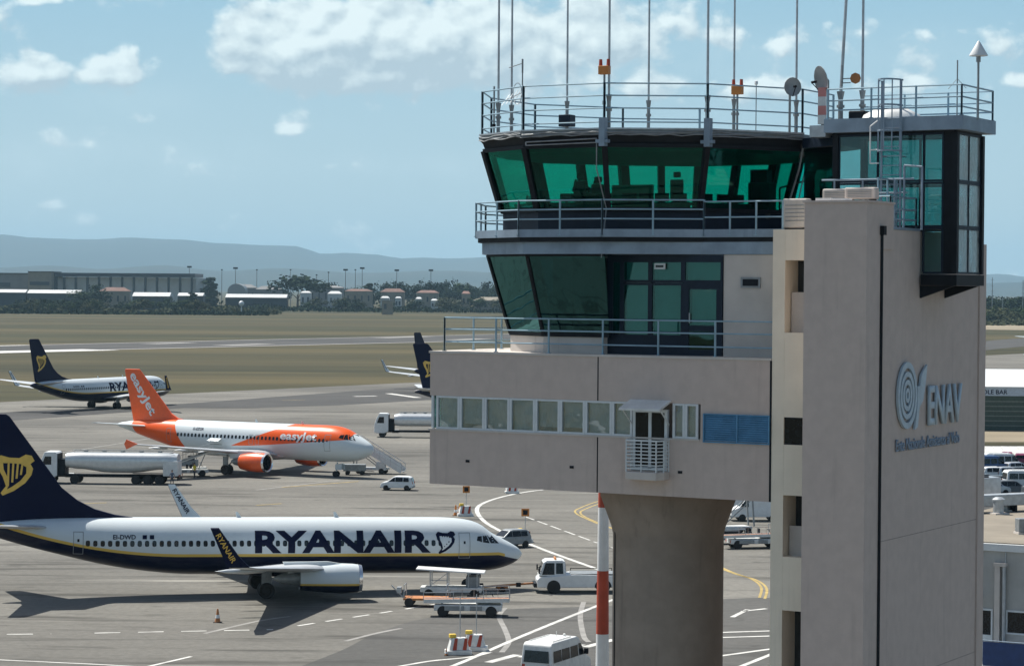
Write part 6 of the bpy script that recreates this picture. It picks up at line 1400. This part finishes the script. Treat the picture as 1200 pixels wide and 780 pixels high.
for px, top, wr in ((386, 330, 1.2), (376, 333, 1.1), (447, 332, 1.3), (456, 330, 1.4), (470, 329, 1.2), (478, 334, 1), (491, 332, 1.3), (500, 329, 1.3), (508, 331, 1.2), (516, 330, 1.5), (526, 328, 1.4), (534, 331, 1.3), (543, 329, 1.4), (551, 332, 1.3), (556, 335, 1.3), (570, 330, 1.4), (578, 332, 1.3), (586, 331, 1.5), (320, 334, 1.1), (331, 335, 1.2), (413, 335, 1.2), (422, 336, 1.2)):
    plant('round', px, top, 2600 + random.uniform(-60, 60), random.choice(('leafdark', 'leafdark', 'leaf')), 'dark bushy tree of the skyline row left of the tower', 'trees of the skyline row')
for k in range(34):
    px = random.uniform(-8, 265); plant('round', px, random.uniform(349, 357), 1980 + random.uniform(-90, 60), random.choice(('leaf', 'scrub', 'leafdark')), 'low bushy tree along the field edge before the colonnaded hall', 'low trees along the left field edge', 1.6)
for k in range(26):
    px = random.uniform(290, 590); plant('round', px, random.uniform(347, 355), 2250 + random.uniform(-90, 90), random.choice(('leaf', 'scrub', 'leafdark')), 'low bushy tree along the field edge in front of the town', 'low trees in front of the town', 1.5)
for k in range(16):
    plant('round', 1146 + k * 4.6, random.uniform(346, 351), 1900 + random.uniform(-30, 40), 'leafdark', 'dark tree in the dense row right of the tower', 'trees right of the tower', 1.5)
for k in range(22):
    plant('round', 1148 + k * 3.4, random.uniform(358, 368), 1650 + random.uniform(-40, 60), random.choice(('leaf', 'scrub')), 'light green bush in front of the dark tree row at right', 'bushes right of the tower', 1.9)
# scrub along the field edges: uncountable
def scrub(name, x0, x1, Y0, Y1, hmax, n, leafm, seed):
    rd = random.Random(seed); m = MB()
    for k in range(n):
        Y = rd.uniform(Y0, Y1); x = (rd.uniform(x0, x1) - 600) / FPX * Y; hh = hmax * (.3 + .7 * abs(math.sin(x * .07 + seed) * math.sin(x * .021)))
        p = Vector((x, Y, rd.uniform(0, hh))); s = rd.uniform(.7, 1.5); nn = Vector((rd.uniform(-1, 1), rd.uniform(-1, .2), rd.uniform(-.3, 1))).normalized(); a = nn.orthogonal().normalized(); b = nn.cross(a)
        m.add([p + a * s, p + b * s, p - a * s, p - b * s], [(0, 1, 2, 3)])
    tag(m.build(name, leafm), 'low scrub along the far field edge', 'scrub', kind='stuff')
scrub('undergrowth', -60, 330, 1900, 1990, 6.5, 5200, 'scrub', 2); scrub('undergrowth', 255, 620, 2150, 2300, 6, 4200, 'leafdark', 5); scrub('undergrowth', 1130, 1260, 1560, 1680, 6, 2600, 'scrub', 7)
scrub('undergrowth', -60, 315, 1840, 1880, 3.2, 2600, 'leafdark', 9)
px_sheet('earth_bank', [(1090, 379.5), (1300, 381), (1300, 388), (1090, 386)], .2, 'tan')
# ------------------------------------------------------------------ far buildings
def far_box(mb, x0, x1, ytop, ybot, Y, depth, mi=0, dy=0):
    a, b = AT(x0, ytop, Y), AT(x1, ytop, Y); zb = 0 if ybot is None else AT((x0 + x1) / 2, ybot, Y).z; mb.box(a.x, b.x, Y + dy, Y + dy + depth, zb, (a.z + b.z) / 2, mi)
YT = 2420
t_ = mould('terminal_hall', 'long pale hall with dark roof and a row of dark columns on the left skyline', 'hall', (0, 0, 0))
m = MB(); far_box(m, 62, 238, 325, None, YT, 60, 0, 8); m.build('wall', 'hallwall', t_)
m = MB(); far_box(m, 61, 229, 320.0, 324.4, YT, 66, 0, -4); m.build('roof', 'fardark', t_)
for k in range(12):
    x = 75 + k * 13.6; m = MB(); far_box(m, x - 1.2, x + 1.2, 324.5, None, YT, 3, 0, 0); m.build('column', 'fardark', t_)
m = MB(); far_box(m, 60, 66, 319.5, None, YT, 40, 0, -5); m.build('end_tower', 'fardark', t_)
m = MB(); far_box(m, 229, 238, 326, None, YT, 20, 0, 2); m.build('annex', 'farwhite', t_)
t_ = mould('concrete_block', 'grey concrete block building left of the colonnaded hall', 'building', (0, 0, 0))
m = MB(); far_box(m, 33, 60, 318.5, None, YT - 20, 50); m.build('wall', 'cream', t_); m = MB(); far_box(m, 32.5, 60.5, 317.8, 318.6, YT - 22, 54); m.build('roof', 'fardark', t_); m = MB(); far_box(m, 35, 58, 330, 334, YT - 20, 1, 0, -1); m.build('window', 'fardark', t_)
t_ = mould('concrete_block', 'lower grey building at the left picture edge on the skyline', 'building', (0, 0, 0))
m = MB(); far_box(m, -25, 33, 320.5, None, YT + 10, 50); m.build('wall', 'farwall', t_); m = MB(); far_box(m, -25, 33.5, 319.6, 320.6, YT + 8, 54); m.build('roof', 'fardark', t_); m = MB(); far_box(m, -10, 12, 331, 336, YT + 10, 1, 0, -1); m.build('window', 'fardark', t_)
def shed(x0, x1, yt, yb, Y, label, roofm='farwhite', wallm='fardark'):
    t_ = mould('long_shed', label, 'shed', (0, 0, 0), 0, 'white roofed sheds on the skyline')
    m = MB(); far_box(m, x0, x1, yb, None, Y, 16, 0, 1); m.build('wall', wallm, t_); m = MB(); a, b = AT(x0, yb, Y), AT(x1, yb, Y); zt_ = AT((x0 + x1) / 2, yt, Y).z; z0 = (a.z + b.z) / 2
    m.add([(a.x, Y - 1, z0), (b.x, Y - 1, z0), (b.x, Y + 9, zt_), (a.x, Y + 9, zt_), (b.x, Y + 19, z0), (a.x, Y + 19, z0)], [(0, 1, 2, 3), (3, 2, 4, 5), (0, 3, 5), (1, 4, 2), (0, 5, 4, 1)]); m.build('roof', roofm, t_)
shed(-10, 30, 339, 342.5, 2250, 'white roofed shed at the left picture edge below the grey buildings'); shed(32, 94, 339.5, 343.5, 2250, 'long white roofed shed before the concrete block')
shed(155, 199, 342.5, 347, 2230, 'white roofed shed right of the tiled house'); shed(208, 238, 343, 346.5, 2230, 'short white roofed shed at the right end of the colonnade'); shed(264, 336, 344.5, 348.5, 2280, 'longest white roofed shed left of the big dark pine')
def house(x0, x1, yt, ye, Y, label, wall='cream', roofm='tile', group='houses of the far town'):
    t_ = mould('house', label, 'house', (0, 0, 0), 0, group); a, b = AT(x0, ye, Y), AT(x1, ye, Y); z0 = (a.z + b.z) / 2; zt_ = AT((x0 + x1) / 2, yt, Y).z; w = b.x - a.x
    m = MB(); m.box(a.x, b.x, Y, Y + 12, 0, z0); m.build('wall', wall, t_); m = MB(); o = .06 * w
    m.add([(a.x - o * .4, Y - .6, z0), (b.x + o * .4, Y - .6, z0), (b.x + o * .4, Y + 12.6, z0), (a.x - o * .4, Y + 12.6, z0), (a.x + w * .2, Y + 6, zt_), (b.x - w * .2, Y + 6, zt_)], [(0, 1, 5, 4), (2, 3, 4, 5), (1, 2, 5), (3, 0, 4), (0, 3, 2, 1)]); m.build('roof', roofm, t_)
    k = max(2, int(w / 6))
    for i in range(k): m = MB(); x = a.x + w * (i + .5) / k; m.box(x - .8, x + .8, Y - .06, Y, z0 * .45, z0 * .75); m.build('window', 'fardark', t_)
house(117, 151, 336.5, 341, 2200, 'brown house with a low tiled roof in front of the colonnade')
house(268, 300, 333, 337, 2500, 'pale hall with a grey roof left of the round arch', 'farwall', 'farwall'); house(300, 330, 335, 339, 2450, 'low grey hall just left of the big dark pine', 'farwall', 'farwall')
house(352, 364, 341, 343, 2300, 'white house at the right foot of the big dark pine', 'farwhite', 'farwhite'); house(362, 402, 334.5, 337, 2480, 'long blue grey hall right of the big dark pine', 'farwall', 'farwall')
house(384, 400, 341, 344, 2300, 'white house in front of the long blue grey hall', 'farwhite', 'farwhite'); house(404, 436, 338.5, 341, 2450, 'wide house with reddish tiled roof in mid skyline'); house(446, 474, 338, 342, 2520, 'second wide red roofed house right of mid skyline'); house(488, 514, 340, 343, 2500, 'red roofed house behind the white sheds near the tower')
house(446, 456, 347, 349, 2260, 'white hut left of the brown shed on the field', 'farwhite', 'farwhite'); house(463, 470, 347.5, 349, 2260, 'small white hut right of the brown shed on the field', 'farwhite', 'farwhite'); house(487, 494, 348, 350, 2260, 'small white hut farther right before the tree row', 'farwhite', 'farwhite'); house(505, 513, 350, 352, 2260, 'pale hut under the tree row close to the tower', 'farwhite', 'farwhite')
house(555, 600, 348, 352, 2200, 'cream flat building beside the lower cab glass', 'cream', 'cream'); house(541, 551, 341, 344, 2230, 'brown square house left of the cream flat building', 'cream', 'tile')
t_ = mould('field_hut', 'small grey brown hut standing out on the grass field', 'hut', (0, 0, 0)); Y = 1960
m = MB(); far_box(m, 447.5, 460, 352.5, None, Y, 8); m.build('wall', 'cream', t_); m = MB(); far_box(m, 446.5, 461, 351.5, 352.6, Y - .5, 9); m.build('roof', 'farwall', t_); m = MB(); far_box(m, 450, 453, 356, 362, Y, .1, 0, -.15); m.build('door', 'fardark', t_)
gp = AT(283, 355.5, 1870); t_ = mould('radar_dome', 'small white ball on a stand at the field edge', 'dome', (gp.x, gp.y, 0)); m = MB(); m.lathe([(0, gp.z - 2.1)] + [(2.1 * math.cos(a), gp.z + 2.1 * math.sin(a)) for a in [-1.2, -.8, -.4, 0, .4, .8, 1.2]] + [(0, gp.z + 2.1)], n=14); m.build('ball', 'white', t_, smooth=80); m = MB(); m.tube((0, 0, 0), (0, 0, gp.z - 1.8), .5); m.build('stand', 'galv', t_)
gp = AT(277, 336, 2350); t_ = mould('arched_hall', 'small dark round arched hall roof on the skyline', 'hall', (gp.x, 2350, 0)); m = MB(); pr = [(8.5 * math.cos(a), gp.z - 4 + 7 * math.sin(a)) for a in [math.pi * k / 10 for k in range(11)]]; m.slab([(8.5, 0)] + pr + [(-8.5, 0)], 0, 25); m.build('vault', 'steelgrey', t_); m = MB(); m.box(-3, 3, -.1, 0, 0, 6); m.build('door', 'fardark', t_)
def mast(px, top, Y, label, head):
    p = AT(px, top, Y); t_ = mould('light_mast', label, 'light mast', (p.x, Y, 0), 0, 'light masts on the skyline')
    m = MB(); m.tube((0, 0, 0), (0, 0, p.z), .5, .32, 6); m.build('pole', 'steelgrey', t_); m = MB()
    if head: m.box(-2.4, 2.4, -.5, .5, p.z - 1.0, p.z + .8)
    else: m.box(-.9, .9, -.4, .4, p.z - .6, p.z + .5)
    m.build('lamp_head', 'dark', t_)
for px, top, hd2, pl in ((222, 312.5, 1, 'above the right end of the colonnade'), (260, 316, 0, 'left of the round arched hall'), (276, 314, 1, 'above the round arched hall'), (301, 316, 0, 'between the arched hall and the big pine'), (340.5, 316, 0, 'just left of the big dark pine'), (371, 322, 0, 'thick and short, right of the big dark pine'), (385, 319, 0, 'above the long blue grey hall'), (405, 316, 1, 'left one of three close together in mid skyline'), (416.5, 316, 0, 'middle one of three close together in mid skyline'), (424.5, 314, 1, 'right and tallest one of three close together in mid skyline'), (465, 316.5, 1, 'above the red roofed houses'), (505, 316.5, 1, 'rising from the tree row close to the tower')):
    mast(px, top, 2560, 'thin light mast ' + pl, hd2)
for px, top, lb in ((1163, 325, 'thin lattice radio mast above the trees right of the tower'), (1199, 328, 'radio mast at the right picture edge above the trees'), (1175, 349, 'short pale pole before the trees right of the tower')):
    p = AT(px, top, 1850); t_ = mould('radio_mast', lb, 'radio mast', (p.x, 1850, 0), 0, 'masts right of the tower'); m = MB(); m.tube((0, 0, 0), (0, 0, p.z), .45, .25, 6); m.build('pole', 'steelgrey', t_); m = MB()
    for k in range(4): m.beam((-1.2, 0, p.z * (.55 + .13 * k)), (1.2, 0, p.z * (.55 + .13 * k)), .2)
    m.build('crossarm', 'steelgrey', t_)
